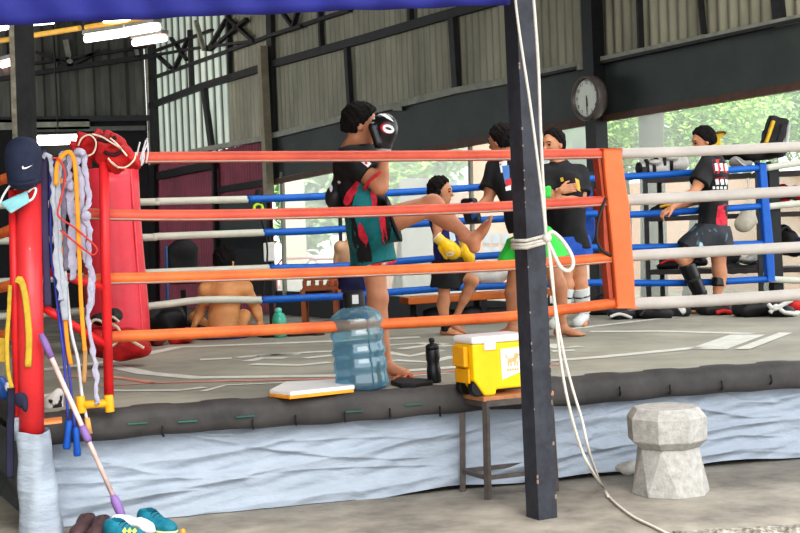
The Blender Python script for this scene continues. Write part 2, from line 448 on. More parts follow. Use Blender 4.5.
def wb(name, p, q, wid, m, off=.05, dep=.08):
    a = wp(*p, off); b = wp(*q, off); d = (b - a).normalized(); x = d.cross(WN).normalized()
    vs = [e + x * (wid / 2 * i) + WN * (dep / 2 * j) for e in (a, b) for i in (-1, 1) for j in (-1, 1)]
    mb = MB(); mb._add(vs, [(0, 2, 3, 1), (4, 5, 7, 6), (0, 1, 5, 4), (2, 6, 7, 3), (0, 4, 6, 2), (1, 3, 7, 5)])
    return tag(mb.build(name, m), kind='structure')
k = [0]
def tr(p, q, wid, m=M_dark, off=.06, dep=.08):
    k[0] += 1; return wb('trim_%d' % k[0], p, q, wid, m, off, dep)
tr((150, 106), (200, 87), .13); tr((200, 87), (268, 66), .13); tr((266, 66), (360, 40), .13); tr((360, 40), (505, -2), .13)
tr((150, 79), (270, 36), .06); tr((266, 37), (350, 10), .06)
tr((190, 152), (272, 137), .09, M_ledge, .08); tr((268, 137), (454, 91), .1, M_ledge, .08); tr((454, 91), (535, 76), .09, M_ledge, .08)
tr((535, 74), (800, 18.5), .075, M_ledge, .08); tr((535, 77), (860, 7), .035, M_dark, .1)
tr((264, 184), (454, 145.5), .09, M_brown, .08); tr((454, 145.5), (601, 119), .1, M_brown, .08); tr((601, 119), (860, 76), .08, M_brown, .08)
# studs
for p, q, wd in (((152, 45), (155, 165), .3), ((204, 88), (212, 150), .16), ((190, 30), (192, 88), .12), ((228, 15), (230, 80), .08), ((270, 10), (274, 185), .2), ((347, 48), (351, 116), .1), ((320, 10), (322, 50), .07),
                 ((452, 12), (457, 92), .13), ((410, -5), (411, 26), .07), ((777, -5), (780, 23), .12), ((639, -8), (641, 48), .03), ((700, -8), (704, 34), .02)):
    tr(p, q, wd)
tr((591, -12), (604, 330), .2, M_black, .14, .18)           # main column by the clock
tr((262, 46), (269, 195), .15, mat('drain_pipe', (150, 142, 122), .6), .22, .14)
for p, q, wd in (((156, 54), (171, 68), .06), ((175, 68), (188, 39), .06), ((171, 38), (187, 60), .05), ((208, 50), (226, 20), .06), ((229, 19), (253, 41), .06), ((210, 50), (247, 19), .06), ((140, 58), (190, 49), .05), ((190, 49), (254, 41), .05),
                 ((264, 38), (302, 26), .05), ((283, 13), (293, 27), .05), ((293, 27), (298, 12), .05), ((152, 52), (212, 30), .05)): tr(p, q, wd, M_dark, .1)
tr((196, 21), (204, 50), .06, M_ledge, .2)
# maroon part: dark frames of the door bay
tr((153, 165), (155, 300), .3, M_black); tr((158, 176), (215, 164), .16, M_black, .1); tr((214, 160), (218, 300), .1, M_black, .1)
tr((218, 222), (268, 222), 1.0, M_band, .03, .04); tr((218, 262), (268, 262), 1.2, M_black, .03, .04); tr((218, 190), (268, 182), .12, M_black, .06, .04)
tr((262, 140), (276, 300), .05, M_dark, .03, .05)
# window frames
for p, q, wd, m in (((282, 172), (285, 300), .09, M_ledge), ((339, 165), (342, 300), .04, M_dark), ((470, 145), (474, 300), .05, M_ledge)):
    tr(p, q, wd, m, .03, .05)
# window sheets of hazy clear plastic
M_film = film('clear_plastic_sheet', (240, 244, 242), .6, (232, 238, 232))
M_film2 = film('thin_clear_plastic_sheet', (244, 248, 244), .74, (226, 234, 222))
t470 = tz(472, 200)[0]; t600 = tz(600, 200)[0]
for nm, a, b, m in (('window_1', tz(278, 200)[0], t470, M_film), ('window_2', t470, t600, M_film), ('window_3', t600, TR, M_film2)):
    def g(u, v, a=a, b=b):
        t = a + (b - a) * u; z0 = .42; z1 = itp(bb, t); return wt(t, z0 + (z1 - z0) * v, -.03 + .012 * math.sin(9 * t) * math.sin(3 * v))
    tag(MB().grid(g, 24, 8).build(nm, m, smooth=True), kind='structure')
# far wall, facing the camera, left of the corner
YB = CRN.y
def bp_(px, py, d=0): return at(px, py, YB - d)
m_ = MB(); x1 = CRN.x; x0 = -17
zb = at(90, 119, YB).z
m_.grid(lambda u, v: V((x0 + (x1 - x0) * u, YB + .025 * math.copysign(min(1, abs(3 * math.sin(2 * math.pi * (x0 + (x1 - x0) * u) / .36))), math.sin(2 * math.pi * (x0 + (x1 - x0) * u) / .36)), zb + (ZR - zb) * v)), 300, 1)
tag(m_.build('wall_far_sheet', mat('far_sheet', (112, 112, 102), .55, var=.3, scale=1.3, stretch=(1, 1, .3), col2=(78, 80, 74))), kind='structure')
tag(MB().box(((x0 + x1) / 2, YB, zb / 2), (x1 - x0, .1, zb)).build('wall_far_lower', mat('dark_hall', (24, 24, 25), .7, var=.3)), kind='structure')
def bb_(p, q, wid, m=M_dark, d=.15, dep=.1):
    k[0] += 1; a = bp_(*p, d); b = bp_(*q, d)
    return tag(MB().bar(a, b, dep, wid, up=V((0, -1, 0)) if False else (V((0, 1, 0)).cross((b - a).normalized()))).build('trim_%d' % k[0], m), kind='structure')
bb_((-5, 120), (150, 118), .12); bb_((-5, 125), (90, 124), .22, M_ledge); bb_((35, 130), (146, 128), .1, mat('shelf_edge', (96, 100, 96), .5)); bb_((30, 74), (150, 56), .1); bb_((-5, 80), (35, 73), .1); bb_((20, 66), (150, 46), .06)
bb_((66, 40), (71, 66), .12, M_ledge); bb_((71, 66), (36, 52), .07); bb_((71, 66), (100, 50), .07); bb_((134, 40), (138, 57), .08, M_ledge)
# roof
def rff(u, v):
    Y = 3.0 + (YB + .5 - 3.0) * v; xr = min(6.5, 1.78 + (18.45 - Y) / 1.68) + .35; x = -18 + (xr + 18) * u
    return V((x, Y, ZR + .02 * math.sin(2 * math.pi * x / .25)))
rf = MB(); rf.grid(rff, 360, 40)
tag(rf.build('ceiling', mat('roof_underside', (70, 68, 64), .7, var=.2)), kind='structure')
for i, Y in enumerate((15.5, 21, 27, 31)):
    k[0] += 1; xr = min(6.5, 1.78 + (18.45 - Y) / 1.68) - .15; tag(MB().box(((xr - 17) / 2, Y, ZR - .16), (xr + 17, .1, .2)).build('trim_%d' % k[0], M_dark), kind='structure')

tag(MB().prism([V((-5, -3, 0)), V((-5, 16, 0)), V((-5, 16, ZR)), V((-5, -3, ZR))], V((-.15, 0, 0))).build('wall_left_blocker', mat('left_blocker_sheet', (96, 96, 90), .6, var=.2)), kind='structure')  # unseen wall added to block sky light from the left
# ------------------------------------------------------------------ ceiling lamps
M_tube = mat('lamp_tube', (255, 250, 240), .4, emit=7.0, var=.01); M_tubep = mat('lamp_tube_pink', (255, 205, 200), .4, emit=4.0, var=.01)
M_housing = mat('lamp_housing', (190, 190, 185), .5)
def lamp(p, q, label, z=5.3, m=M_tube, r=.07, grp='tube lamps under the far roof'):
    a = onz(*p, z); b = onz(*q, z); c = (a + b) / 2
    t = thing('tube_lamp', label, 'lamp', c, grp)
    MB().tube([a, b], r, 10).build('tube', m, t, True)
    MB().bar(a + V((0, 0, r + .05)), b + V((0, 0, r + .05)), .2, .08).build('housing', M_housing, t)
    MB().tube([c + V((0, 0, .1)), V((c.x, c.y, ZR))], .02, 6).build('hanger', M_dark, t)
    return t
lamp((20, 23), (53, 20), 'bright tube lamp above the dark steel post at the left edge')
lamp((86, 39), (127, 33), 'long glowing tube lamp, middle one of the row under the roof')
lamp((104, 19), (146, 16), 'bright tube lamp half hidden behind the blue cloth band')
lamp((129, 32), (158, 27), 'short tube lamp in line with the long middle tube lamp')
lamp((134, 43), (165, 38), 'tube lamp with a pink glow, lowest by the wall corner', m=M_tubep)
lamp((-6, 28), (6, 26), 'tube lamp cut by the left edge of the picture')
lamp((2, 65), (14, 62), 'small pink tube lamp left of the dark post', m=M_tubep, r=.07)
a = at(36, 141, 30); b = at(79, 139.5, 30)
t = thing('tube_lamp', 'white tube lamp low in the dark hall beside the navy cap', 'lamp', a)
MB().tube([a, b], .1, 10).build('tube', M_tube, t, True); MB().bar(a + V((0, .08, .08)), b + V((0, .08, .08)), .1, .1).build('housing', M_housing, t)
MB().tube([(a + b) / 2 + V((0, .08, .1)), (a + b) / 2 + V((0, .08, 3.6))], .02, 6).build('hanger', M_dark, t)
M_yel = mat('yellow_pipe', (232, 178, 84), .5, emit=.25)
a = onz(-8, 42, 5.25); b = onz(80, 28, 5.25); tag(MB().tube([a, b], .05, 8).build('yellow_roof_pipe', M_yel), 'yellow pipe running below the roof behind the left post', 'pipe')
a = onz(86, 27.5, 5.25); b = onz(150, 17, 5.25); tag(MB().tube([a, b], .05, 8).build('yellow_roof_pipe', M_yel), 'yellow pipe running below the roof beside the bright tube lamps', 'pipe')
# bunting of small lit flags
t = thing('bunting', 'string of small coloured flags under the roof by the far wall', 'bunting', at(36, 58, 33))
MB().tube([at(26, 60, 33), at(60, 55, 33), at(92, 49, 33)], .015, 5).build('string', M_dark, t)
bc = [(255, 235, 225), (240, 120, 110), (235, 220, 150), (225, 235, 220), (245, 160, 150), (190, 205, 140), (255, 240, 235), (235, 130, 110)]
for i in range(14):
    x = 28 + i * 4.8; y = 58.5 - i * .72
    MB().poly([at(x, y, 33), at(x + 4.2, y - .6, 33), at(x + 3.6, y + 5, 33), at(x + .6, y + 5.4, 33)]).build('flag', mat('flag_%d' % (i % 8), bc[i % 8], .6, emit=.5), t)

# ------------------------------------------------------------------ outside the window
M_lime = mat('leaf_lime', (178, 212, 104), .6, var=.3, scale=2, col2=(120, 176, 80)); M_leaf = mat('leaf_green', (140, 184, 104), .6, var=.3, scale=2, col2=(90, 142, 72)); M_leafp = mat('leaf_pale', (176, 204, 150), .6, var=.2, scale=2, col2=(120, 165, 100))
M_bark = mat('bark', (56, 50, 46), .85, var=.25, scale=9, bump=.4)
def tree(label, blobs, trunk, m, n, ls, cat='tree', name='tree'):
    base = V(trunk[0]); t = thing(name, label, cat, base)
    MB().tube(trunk, [.16, .1, .06], 8, sub=3).build('trunk', M_bark, t, True)
    mb = MB()
    for i in range(n):
        c, r = random.choice(blobs); d = V((random.gauss(0, 1), random.gauss(0, 1), random.gauss(0, 1))).normalized() * (random.random() ** .4)
        p = V(c) + V((d.x * r[0], d.y * r[1], d.z * r[2]))
        x = V((random.uniform(-1, 1), random.uniform(-1, 1), random.uniform(-.7, .4))).normalized(); y = x.cross(V((random.uniform(-1, 1), random.uniform(-1, 1), 1))).normalized(); s = ls * random.uniform(.6, 1.3)
        mb.poly([p, p + x * s * .5 + y * s * .25, p + x * s, p + x * s * .5 - y * s * .25])
    mb.build('foliage', m, t); return t
def tb(px, py, Y): return at(px, py, Y)
def gz(px, Y): p = at(px, 300, Y); return V((p.x, p.y, 0))
def fol(label, pxs, Y, m, n, ls, rad, name='tree'):
    bl = [(at(x, y, Y + random.uniform(-.6, .6)), rad) for x, y in pxs]; g = gz(pxs[0][0], Y); c = at(*pxs[0], Y)
    return tree(label, bl, [g, (g + c) / 2 + V((.1, 0, 0)), c], m, n, ls, name=name)
fol('lime green bushy tree right of the thick grey trunk', [(690, 118), (715, 125), (740, 112), (700, 142), (735, 140), (675, 140)], 23, M_lime, 11000, .11, (.85, .8, .62))
fol('green leafy tree outside the window above the yellow pad', [(770, 105), (790, 95), (805, 108), (755, 125), (780, 130), (760, 95)], 25, M_leaf, 10000, .115, (.9, .8, .6))
fol('green bush seen between the clock and the thick grey trunk', [(620, 135), (607, 150), (628, 150), (612, 130), (634, 125)], 24, M_lime, 7000, .11, (.55, .8, .5), 'bush')
fol('green bush outside the window behind the man with folded arms', [(575, 145), (560, 150), (583, 160), (570, 138)], 24, M_leaf, 5000, .11, (.5, .8, .45), 'bush')
fol('yellow green bush outside the window behind the kicking boxer', [(398, 176), (410, 170), (392, 190), (385, 205)], 30, M_lime, 1700, .26, (.45, .6, .5), 'bush')
fol('pale leafy tree outside at the window end beside the maroon wall', [(300, 185), (315, 190), (328, 180), (306, 205), (322, 212), (300, 225)], 36, M_leafp, 2600, .34, (.7, .8, .75))
fol('pale green bush low outside the plastic window at its middle', [(430, 165), (420, 152), (440, 158)], 40, M_leafp, 1200, .3, (1.0, .8, .5), 'bush')
a = at(655, 330, 19.5); a.z = 0
t = thing('tree', 'thick grey tree trunk standing outside the window right of the clock', 'tree', a)
MB().tube([a, at(653, 200, 19.5), at(651, 140, 19.5), at(652, 60, 19.5)], [.2, .175, .17, .2], 14, sub=4).build('trunk', M_bark, t, True)
mb = MB()
for i in range(1500):
    d = V((random.gauss(0, 1), random.gauss(0, 1), random.gauss(0, 1))).normalized() * random.random() ** .4; p = at(652, 30, 19.5) + V((d.x * 1.5, d.y * 1.5, d.z * .8 + .6)); x = V((random.uniform(-1, 1), random.uniform(-1, 1), 0)).normalized(); y = V((0, 0, 1)).cross(x); mb.poly([p, p + x * .1 + y * .05, p + x * .2, p + x * .1 - y * .05])
mb.build('foliage', M_leaf, t)
# pale wall and buildings beyond
M_white = mat('white_render', (226, 226, 220), .8, var=.06); M_peach = mat('peach_board', (236, 176, 138), .7, var=.05); M_pink = mat('pale_brick', (204, 164, 142), .8, var=.1, scale=8)
a = at(612, 0, 30); c = at(860, 0, 27)
tag(MB().bar(V((a.x - 6, 34, 1.1)), V((c.x + 3, 23, 1.1)), .15, 2.2).build('garden_wall', M_pink), 'pale pink brick wall outside beyond the shelf rack', 'wall', kind='thing')
t = thing('house', 'pale two storey house outside the plastic window', 'building', gz(420, 52))
p = gz(420, 52); MB().box(p + V((0, 2, 2.1)), (9, 4, 4.2)).build('wall', M_white, t)
MB().prism([p + V((-5, -.3, 4.2)), p + V((5, -.3, 4.2)), p + V((5, 2, 5.4)), p + V((-5, 2, 5.4))], V((0, 0, .15))).build('roof', mat('roof_red', (176, 140, 124), .7), t)
for i in range(4): MB().box(p + V((-3.4 + 2.2 * i, -.02, 2.4)), (1.1, .1, 1.5)).build('window', mat('house_window', (110, 125, 130), .3), t)
p = gz(419, 27); tag(MB().box(p + V((0, 0, 1.2)), (.6, .35, 2.4)).build('gate_pillar', mat('grey_pillar', (150, 150, 148), .8)), 'grey concrete pillar outside between the bush and the girl', 'pillar', kind='thing')
p = gz(298, 31); tag(MB().box(p + V((0, 0, 1.4)), (.45, .35, 2.8)).build('gate_pillar', mat('cream_pillar', (222, 214, 196), .8)), 'cream pillar outside in front of the pale tree', 'pillar', kind='thing')
t = thing('hoarding', 'peach coloured hoarding with printed windows outside behind the trainer', 'hoarding', gz(492, 24))
q = [at(468, 142, 24), at(512, 136, 24), at(512, 300, 24), at(468, 300, 24)]
MB().prism(q, V((0, .08, 0))).build('board', M_peach, t)
for x in (487, 496, 505):
    for y in (238, 252, 266): MB().prism([at(x - 3.5, y - 5, 23.96), at(x + 3.5, y - 5, 23.96), at(x + 3.5, y + 5, 23.96), at(x - 3.5, y + 5, 23.96)], V((0, .02, 0))).build('printed_window', mat('print_blue', (170, 185, 205), .6), t)
for x in (475, 509): MB().bar(V((at(x, 0, 24.1).x, 24.15, 0)), V((at(x, 0, 24.1).x, 24.15, 2)), .08, .08).build('post', M_ledge, t)
def rail(px, label):
    p = gz(px, 27 if px < 310 else 25.5); t = thing('hoop_rail', label, 'rail', p, 'white hoop rails outside the window'); w = .42
    MB().tube([p + V((-w, 0, 0)), p + V((-w, 0, .8)), p + V((-w * .7, 0, .95)), p + V((w * .7, 0, .95)), p + V((w, 0, .8)), p + V((w, 0, 0))], .025, 6).build('hoop', mat('rail_red', (196, 120, 116), .5), t)
    MB().box(p + V((0, .03, .5)), (.7, .02, .4)).build('panel', M_white, t)
rail(299, 'hoop rail outside the window, nearest to the maroon wall'); rail(328, 'hoop rail outside the window just behind the kicking boxer')
p = gz(455, 34)
t = thing('parked_car', 'white car parked outside behind the plastic window', 'car', p)
MB().prism([p + V((x, 0, z)) for x, z in ((-2, .3), (2, .3), (2.05, .8), (1.2, .9), (.7, 1.4), (-1, 1.42), (-1.7, .95), (-2.05, .85))], V((0, 1.5, 0))).build('body', mat('car_white', (232, 232, 230), .3, var=.03), t, bevel=.05)
MB().prism([p + V((x, -.01, z)) for x, z in ((1.0, .92), (.6, 1.33), (-.9, 1.35), (-1.4, .95))], V((0, .02, 0))).build('side_window', mat('car_glass', (70, 80, 85), .2), t)
for x in (-1.25, 1.25): MB().tube([p + V((x, -.02, .32)), p + V((x, .2, .32))], .32, 16).build('wheel', M_black, t)

# ------------------------------------------------------------------ clock
c = wp(588, 98, .36)
t = thing('wall_clock', 'round white wall clock with a dark rim on the dark band', 'clock', wp(586.5, 98, .27))
q = lambda r, z: (r, z)
MB().lathe([(.255, -.1), (.275, -.04), (.275, .03), (.255, .06), (.225, .05), (.225, -.09)], c, 32, WN).build('rim', mat('clock_rim', (96, 88, 84), .35), t, True)
MB().lathe([(.228, -.06), (.228, .015), (.001, .016)], c, 32, WN).build('dial', mat('clock_dial', (226, 230, 220), .5, var=.03), t)
hr = V((1.68, 1, 0)).cross(V((0, 0, 1))).normalized(); hx = -WD if WD.dot(V((1, 0, 0))) < 0 else WD
fs = MB()
for i in range(12):
    an = math.radians(90 - 30 * (i + 1)); cc = c + hx * (.185 * math.cos(an)) + V((0, 0, .185 * math.sin(an))) + WN * .02
    vs, f_ = text_mesh(str(i + 1), .06, hx, V((0, 0, 1)), cc); fs._add(vs, f_)
fs.build('numerals', M_black, t)
MB().bar(c + WN * .022, c + WN * .022 + V((0, 0, -.1)) + hx * .01, .014, .006, up=WN).build('hour_hand', M_black, t)
MB().bar(c + WN * .026 + V((0, 0, .03)), c + WN * .026 + V((0, 0, -.17)) + hx * .005, .01, .005, up=WN).build('minute_hand', M_black, t)
# conduit clip over the clock
tag(MB().box(wp(582, 66, .14), (.12, .1, .1)).build('junction_box', M_ledge), 'small pale junction box on the wall just above the clock', 'junction box')
tag(MB().box(wp(397, 107, .14), (.14, .12, .12)).build('junction_box', M_ledge), 'small pale junction box on the ledge above the boxing glove', 'junction box')
# hanging cord, carabiner and white box left of the window
t = thing('hanging_cord', 'black strap and cord with a lime carabiner hanging by the back ropes', 'cord', rp(257, 300, 4.3))
MB().tube([rp(259, 190, 4.25), rp(258, 206, 4.25)], .03, 8, flat=.3).build('strap', M_black, t)
MB().tube([rp(254, 211, 4.25), rp(254.5, 206, 4.25), rp(258, 204, 4.25), rp(262, 206, 4.25), rp(262.5, 211, 4.25)], .014, 8, sub=3).build('carabiner', mat('lime_clip', (190, 225, 60), .4), t, True)
MB().tube([rp(259, 210, 4.25), rp(263, 225, 4.3), rp(267, 245, 4.3), rp(267, 262, 4.3), rp(264, 285, 4.3), rp(263, 296, 4.3)], .008, 6, sub=4).build('cord', M_black, t, True)
t = thing('switch_box', 'white switch box on a dark stand beside the window end', 'switch box', rp(269, 300, 5.3) * 1)
MB().prism([rp(263, 243, 5.3), rp(274, 242, 5.3), rp(274.5, 261, 5.3), rp(264, 262, 5.3)], V((0, .08, 0))).build('box', mat('white_plastic', (222, 222, 216), .4), t, bevel=.01)
g = rp(269, 260, 5.36); MB().bar(V((g.x, g.y + .05, 0)), V((g.x, g.y + .05, g.z + .1)), .04, .04).build('stand', M_black, t)
# ------------------------------------------------------------------ ring platform
M_canvas = mat('ring_canvas', (166, 162, 148), .8, var=.2, scale=1.1, col2=(134, 132, 121), bump=.08, bscale=30)
M_pad = mat('edge_pad', (70, 67, 66), .65, var=.3, scale=3, bump=.2, bscale=10)
M_tarp = mat('silver_tarp', (166, 175, 187), .65, var=.1, scale=3.5, bump=.8, bscale=11, spec=.25, stretch=(.7, .7, 1.8))
M_tarpdark = mat('dark_tarp', (92, 94, 96), .6, var=.2, scale=3, bump=.3, bscale=9)
M_line = mat('canvas_paint_white', (206, 205, 196), .8, var=.1, scale=12); M_liner = mat('canvas_paint_red', (206, 140, 122), .8, var=.15, scale=10)
A0, A1, B1 = -1.97, 4.6, 5.0
BL = R(-2.75, B1)
ring = thing('boxing_ring', 'raised boxing ring platform with grey canvas and silver tarp skirt', 'boxing ring', R(1.2, 2.5))
def dz(p): p = V(p); return V((p.x, p.y, DZ))
MB().prism([dz(R(A0, .05)), dz(R(A1, .05)), dz(R(A1, B1)), dz(BL)], V((0, 0, -.1))).build('canvas_deck', M_canvas, ring)
PP = [(.1, .0), (.0, .002), (-.03, -.006), (-.05, -.028), (-.058, -.06), (-.058, -.11), (-.05, -.14), (-.03, -.155), (.1, -.155)]
def padf(u, v):
    a = A0 - .03 + (A1 - A0 + .03) * u; f_ = v * 8; i = min(7, int(f_)); g_ = f_ - i
    b_ = PP[i][0] + (PP[i + 1][0] - PP[i][0]) * g_; z_ = PP[i][1] + (PP[i + 1][1] - PP[i][1]) * g_
    return R(a, b_ + .004 * math.sin(a * 7 + v * 5), DZ + z_ + .005 * math.sin(a * 4.3) * v + .003 * math.sin(a * 17))
MB().grid(padf, 160, 8).build('edge_pad', M_pad, ring, True)
mb = MB(); mb.tube([R(A0, .03, DZ - .075), R(A0, .03, DZ - .075) * .5 + V((BL.x, BL.y, DZ - .075)) * .5, V((BL.x, BL.y, DZ - .075))], .075, 12); mb.build('edge_pad', M_pad, ring, True)
def rn(a, b): return math.sin(a * 12.9898 + b * 78.233) * 43758.5453 % 1
creases = []
for pp in ([(95, 428), (140, 433), (180, 437), (270, 452), (330, 456)], [(34, 437), (65, 452), (110, 465), (150, 475), (190, 481), (270, 480)], [(36, 440), (55, 470), (62, 500)], [(45, 487), (110, 485), (200, 478), (270, 474)], [(60, 500), (130, 497), (210, 492)],
           [(262, 452), (330, 459), (392, 462), (440, 460)], [(255, 441), (300, 444), (380, 440), (450, 441)], [(280, 475), (360, 470), (450, 468)], [(163, 432), (215, 438), (260, 438)], [(345, 420), (375, 432), (450, 430)], [(445, 445), (500, 425), (560, 415)],
           [(560, 470), (600, 440), (616, 400)], [(558, 425), (600, 415), (625, 396)], [(672, 393), (700, 410), (760, 420), (800, 418)], [(672, 394), (640, 408), (600, 420)], [(722, 390), (750, 402), (800, 405)], [(722, 391), (700, 425), (690, 452)], [(700, 445), (750, 438), (800, 440)], [(770, 386), (785, 410), (790, 440)], [(575, 445), (610, 452), (640, 446)], [(705, 460), (750, 452), (800, 450)]):
    q = []
    for x, y in pp: p = rp(x, y, -.08); q.append(((p - R0).dot(RU), p.z))
    q.sort(); creases.append(([c_[0] for c_ in q], [c_[1] for c_ in q], random.uniform(.012, .024), random.choice((1, 1, -1))))
def skf(u, v):
    a = A0 - .06 + (A1 - A0 + .06) * u
    ph = v * 15 + a * 1.7 + 1.5 * math.sin(a * 1.1) + 1.2 * math.sin(v * 4 + a * 2.3)
    sag = .03 * abs(math.sin(a * 4.6))
    out = -.055 + .011 * (1 - abs(math.sin(ph * .5))) ** 2 * 2 * min(1, v * 4) + .004 * math.sin(ph * 2.3 + a * 5) + .005 * math.sin(a * 9 + v * 5) * (1 - v) + .003 * math.sin(a * 23 + v * 30) + .05 * v * v * max(0, .6 - a * .35)
    lift = .0 if a < -.3 else .018 * min(1, (a + .3) / .6) + .01 * math.sin(a * 7)
    z0 = DZ - .15 - sag * .35; z = z0 + (lift + .004 - z0) * v
    for ca, cz, ch, sg in creases:
        if ca[0] < a < ca[-1]:
            dzc = (z - float(np.interp(a, ca, cz))) * sg; fade = min(1, (a - ca[0]) / .12, (ca[-1] - a) / .12)
            out += fade * ch * (math.exp(-dzc / .035) if dzc > 0 else math.exp(dzc / .007))
    return R(a, -out, z)
MB().grid(skf, 380, 80).build('skirt', M_tarp, ring, True)
def skl(u, v):
    p = R(A0, 0).lerp(BL, u); n = V((BL - R(A0, 0)).cross(V((0, 0, 1)))).normalized() * -1
    return p + n * (.05 + .02 * math.sin(v * 11 + u * 9)) + V((0, 0, (DZ - .15) * (1 - v) + .005))
MB().grid(skl, 60, 20).build('side_skirt', M_tarpdark, ring, True)
mb = MB(); 
c0 = rp(30, 430, -.12)
def wrap(u, v):
    an = 2 * math.pi * u; r = .08 + .028 * v + .005 * math.sin(5 * an + 4 * v) + .004 * math.sin(14 * v + 2 * an); z = (.525 + .01 * math.sin(2 * an)) * (1 - v) + .004
    return V((c0.x + .01 + .03 * v, c0.y, 0)) + V((r * math.cos(an), r * math.sin(an), z))
mb.grid(wrap, 40, 30); mb.build('corner_wrap', M_tarp, ring, True)
mb = MB().box(R(1.2, 2.5, .24), (1, 1, .44)).build('trestle', M_dark, ring)
# painted lines on the canvas
def stripe(pp, wid, m=M_line, nm='canvas_marking', h=.003):
    pts = [deck(*p, h) for p in pp]; mb = MB()
    n = len(pts); L_ = []
    for i in range(n):
        d = (pts[min(n - 1, i + 1)] - pts[max(0, i - 1)]).normalized(); x = V((-d.y, d.x, 0)) * wid / 2; L_.append((pts[i] + x, pts[i] - x))
    for i in range(n - 1): mb.poly([L_[i][0], L_[i + 1][0], L_[i + 1][1], L_[i][1]])
    mb.build(nm, m, ring)
stripe([(40, 370), (112, 361), (178, 347), (334, 341), (420, 337)], .16)
stripe([(108, 365), (146, 373), (196, 377.5), (334, 375.5), (470, 366), (600, 357), (702, 347)], .13)
stripe([(707, 349), (748, 334.5)], .26)
stripe([(590, 331.5), (660, 331), (752, 333.5)], .12); stripe([(742, 349), (786, 332.5)], .1, h=.004); stripe([(560, 330), (690, 315)], .1)
stripe([(110, 390.5), (180, 390), (205, 387)], .08); stripe([(203, 391), (225, 385), (340, 380), (450, 373)], .05)
stripe([(60, 376), (112, 376.5), (155, 382.5), (334, 378.5), (560, 364)], .07, M_liner); stripe([(100, 386), (155, 382.5)], .05, M_liner)
for pp in ([(200, 359.5), (232, 358)], [(236, 357.5), (262, 355), (300, 354)], [(248, 361), (262, 358), (286, 358)], [(252, 364), (300, 365), (330, 362)], [(258, 356), (310, 352), (334, 351)], [(305, 358), (334, 355)],
           [(385, 352), (410, 356), (440, 350)], [(392, 360), (430, 362), (455, 356)], [(386, 345), (420, 343), (450, 346)], [(400, 349), (445, 343)], [(548, 344), (560, 348), (580, 346)], [(552, 351), (575, 350)]):
    stripe(pp, .11)
MB_h = []
for i, (px, py) in enumerate(((163, 431), (253, 424), (296, 420), (345, 417), (390, 413), (440, 411), (620, 391), (670, 389), (722, 385), (771, 379))):
    p = rp(px, py + 1, -.075); MB().tube([p + V((0, 0, .03)), p + V((0, -.015, .0)), p + V((0, .0, -.02)), p + V((0, .03, -.025))], .006, 6, sub=2).build('tarp_hook', M_black, ring)
for px, py in ((128, 427), (178, 425), (236, 420), (345, 415), (405, 408)):
    p = rp(px, py - 3, -.062); MB().bar(p, p + RU * .1, .02, .006).build('stitched_tab', mat('teal_tab', (56, 110, 96), .7), ring)

# ------------------------------------------------------------------ ropes
M_or = mat('rope_orange', (232, 126, 64), .5, var=.12, scale=4, col2=(208, 100, 54)); M_rd = mat('rope_redorange', (222, 102, 76), .5, var=.12, scale=4, col2=(200, 84, 64))
M_wh = mat('rope_white', (188, 180, 172), .55, var=.08, scale=4); M_wh2 = mat('rope_offwhite', (200, 200, 186), .5, var=.08, scale=4); M_bl = mat('rope_blue', (24, 98, 184), .45, var=.12, scale=4)
M_seam = mat('rope_seam', (176, 160, 150), .6)
BF, BB = .10, 4.25
def rope(label, pp, b, m, r, group, seam=False):
    pts = spline([rp(x, y + (1.3 if b == BF and x < 560 else 0), b) for x, y in pp], 8)
    o = MB().tube(pts, r, 12).build('ring_rope', m, None, True); tag(o, label, 'rope', group)
    if seam:
        MB().tube([p + V((0, -r * .75, -r * .72)) for p in pts], r * .15, 6).build('seam', M_seam, o, True)
    return o
# front, orange part
g = 'front ropes of the ring'
rope('front orange ring rope, topmost, crossing the chest of the kicking boxer', [(118, 157), (135, 156.5), (250, 155.5), (400, 154.8), (500, 154), (606, 153.5)], BF, M_rd, .031, g, True)
rope('front orange ring rope, second from top, crossing the raised leg', [(84, 212), (110, 213.5), (200, 214), (310, 212), (400, 209.5), (480, 206.5), (612, 200.5)], BF, M_rd, .031, g, True)
rope('front orange ring rope, third from top, crossing the hem of the shorts', [(84, 280), (108, 277.6), (160, 276.4), (310, 272), (500, 264.5), (614, 257.5)], BF, M_or, .031, g, True)
rope('front orange ring rope, lowest, just behind the blue water bottle', [(104, 337), (122, 335), (160, 333.5), (320, 326), (500, 316), (560, 310), (620, 302.5)], BF, M_or, .031, g)
g = 'white right-hand ends of the front ropes'
rope('front white ring rope, topmost, above the printed shirt back', [(620, 153), (640, 153), (700, 151), (800, 146.5), (870, 143)], BF, M_wh, .031, g)
rope('front white ring rope, second from top, across the printed shirt', [(624, 200.5), (640, 199.5), (700, 196.5), (800, 191), (870, 187)], BF, M_wh, .033, g)
rope('front white ring rope, third from top, at the hem of the dark shorts', [(628, 256), (640, 255.3), (700, 252), (800, 247), (870, 243)], BF, M_wh, .033, g)
rope('front white ring rope, lowest, above the bags along the far edge', [(628, 305), (640, 303.5), (700, 301), (800, 294.5), (870, 289)], BF, M_wh, .036, g)
g = 'far ropes of the ring'
rr = .031
rope('far white ring rope, topmost, right of the red corner cushion', [(-30, 206), (146, 202), (160, 201.5), (248, 199.3)], BB, M_wh2, rr, g)
rope('far blue ring rope, topmost, passing behind the heads of the boxers', [(247, 199.3), (320, 196.5), (440, 190), (600, 178), (640, 176), (700, 172.3), (764, 167.5)], BB, M_bl, rr, g)
rope('far white ring rope, second from top, above the seated man', [(-30, 242), (0, 241), (146, 237.5), (160, 236.5), (264, 232.5)], BB, M_wh2, rr, g)
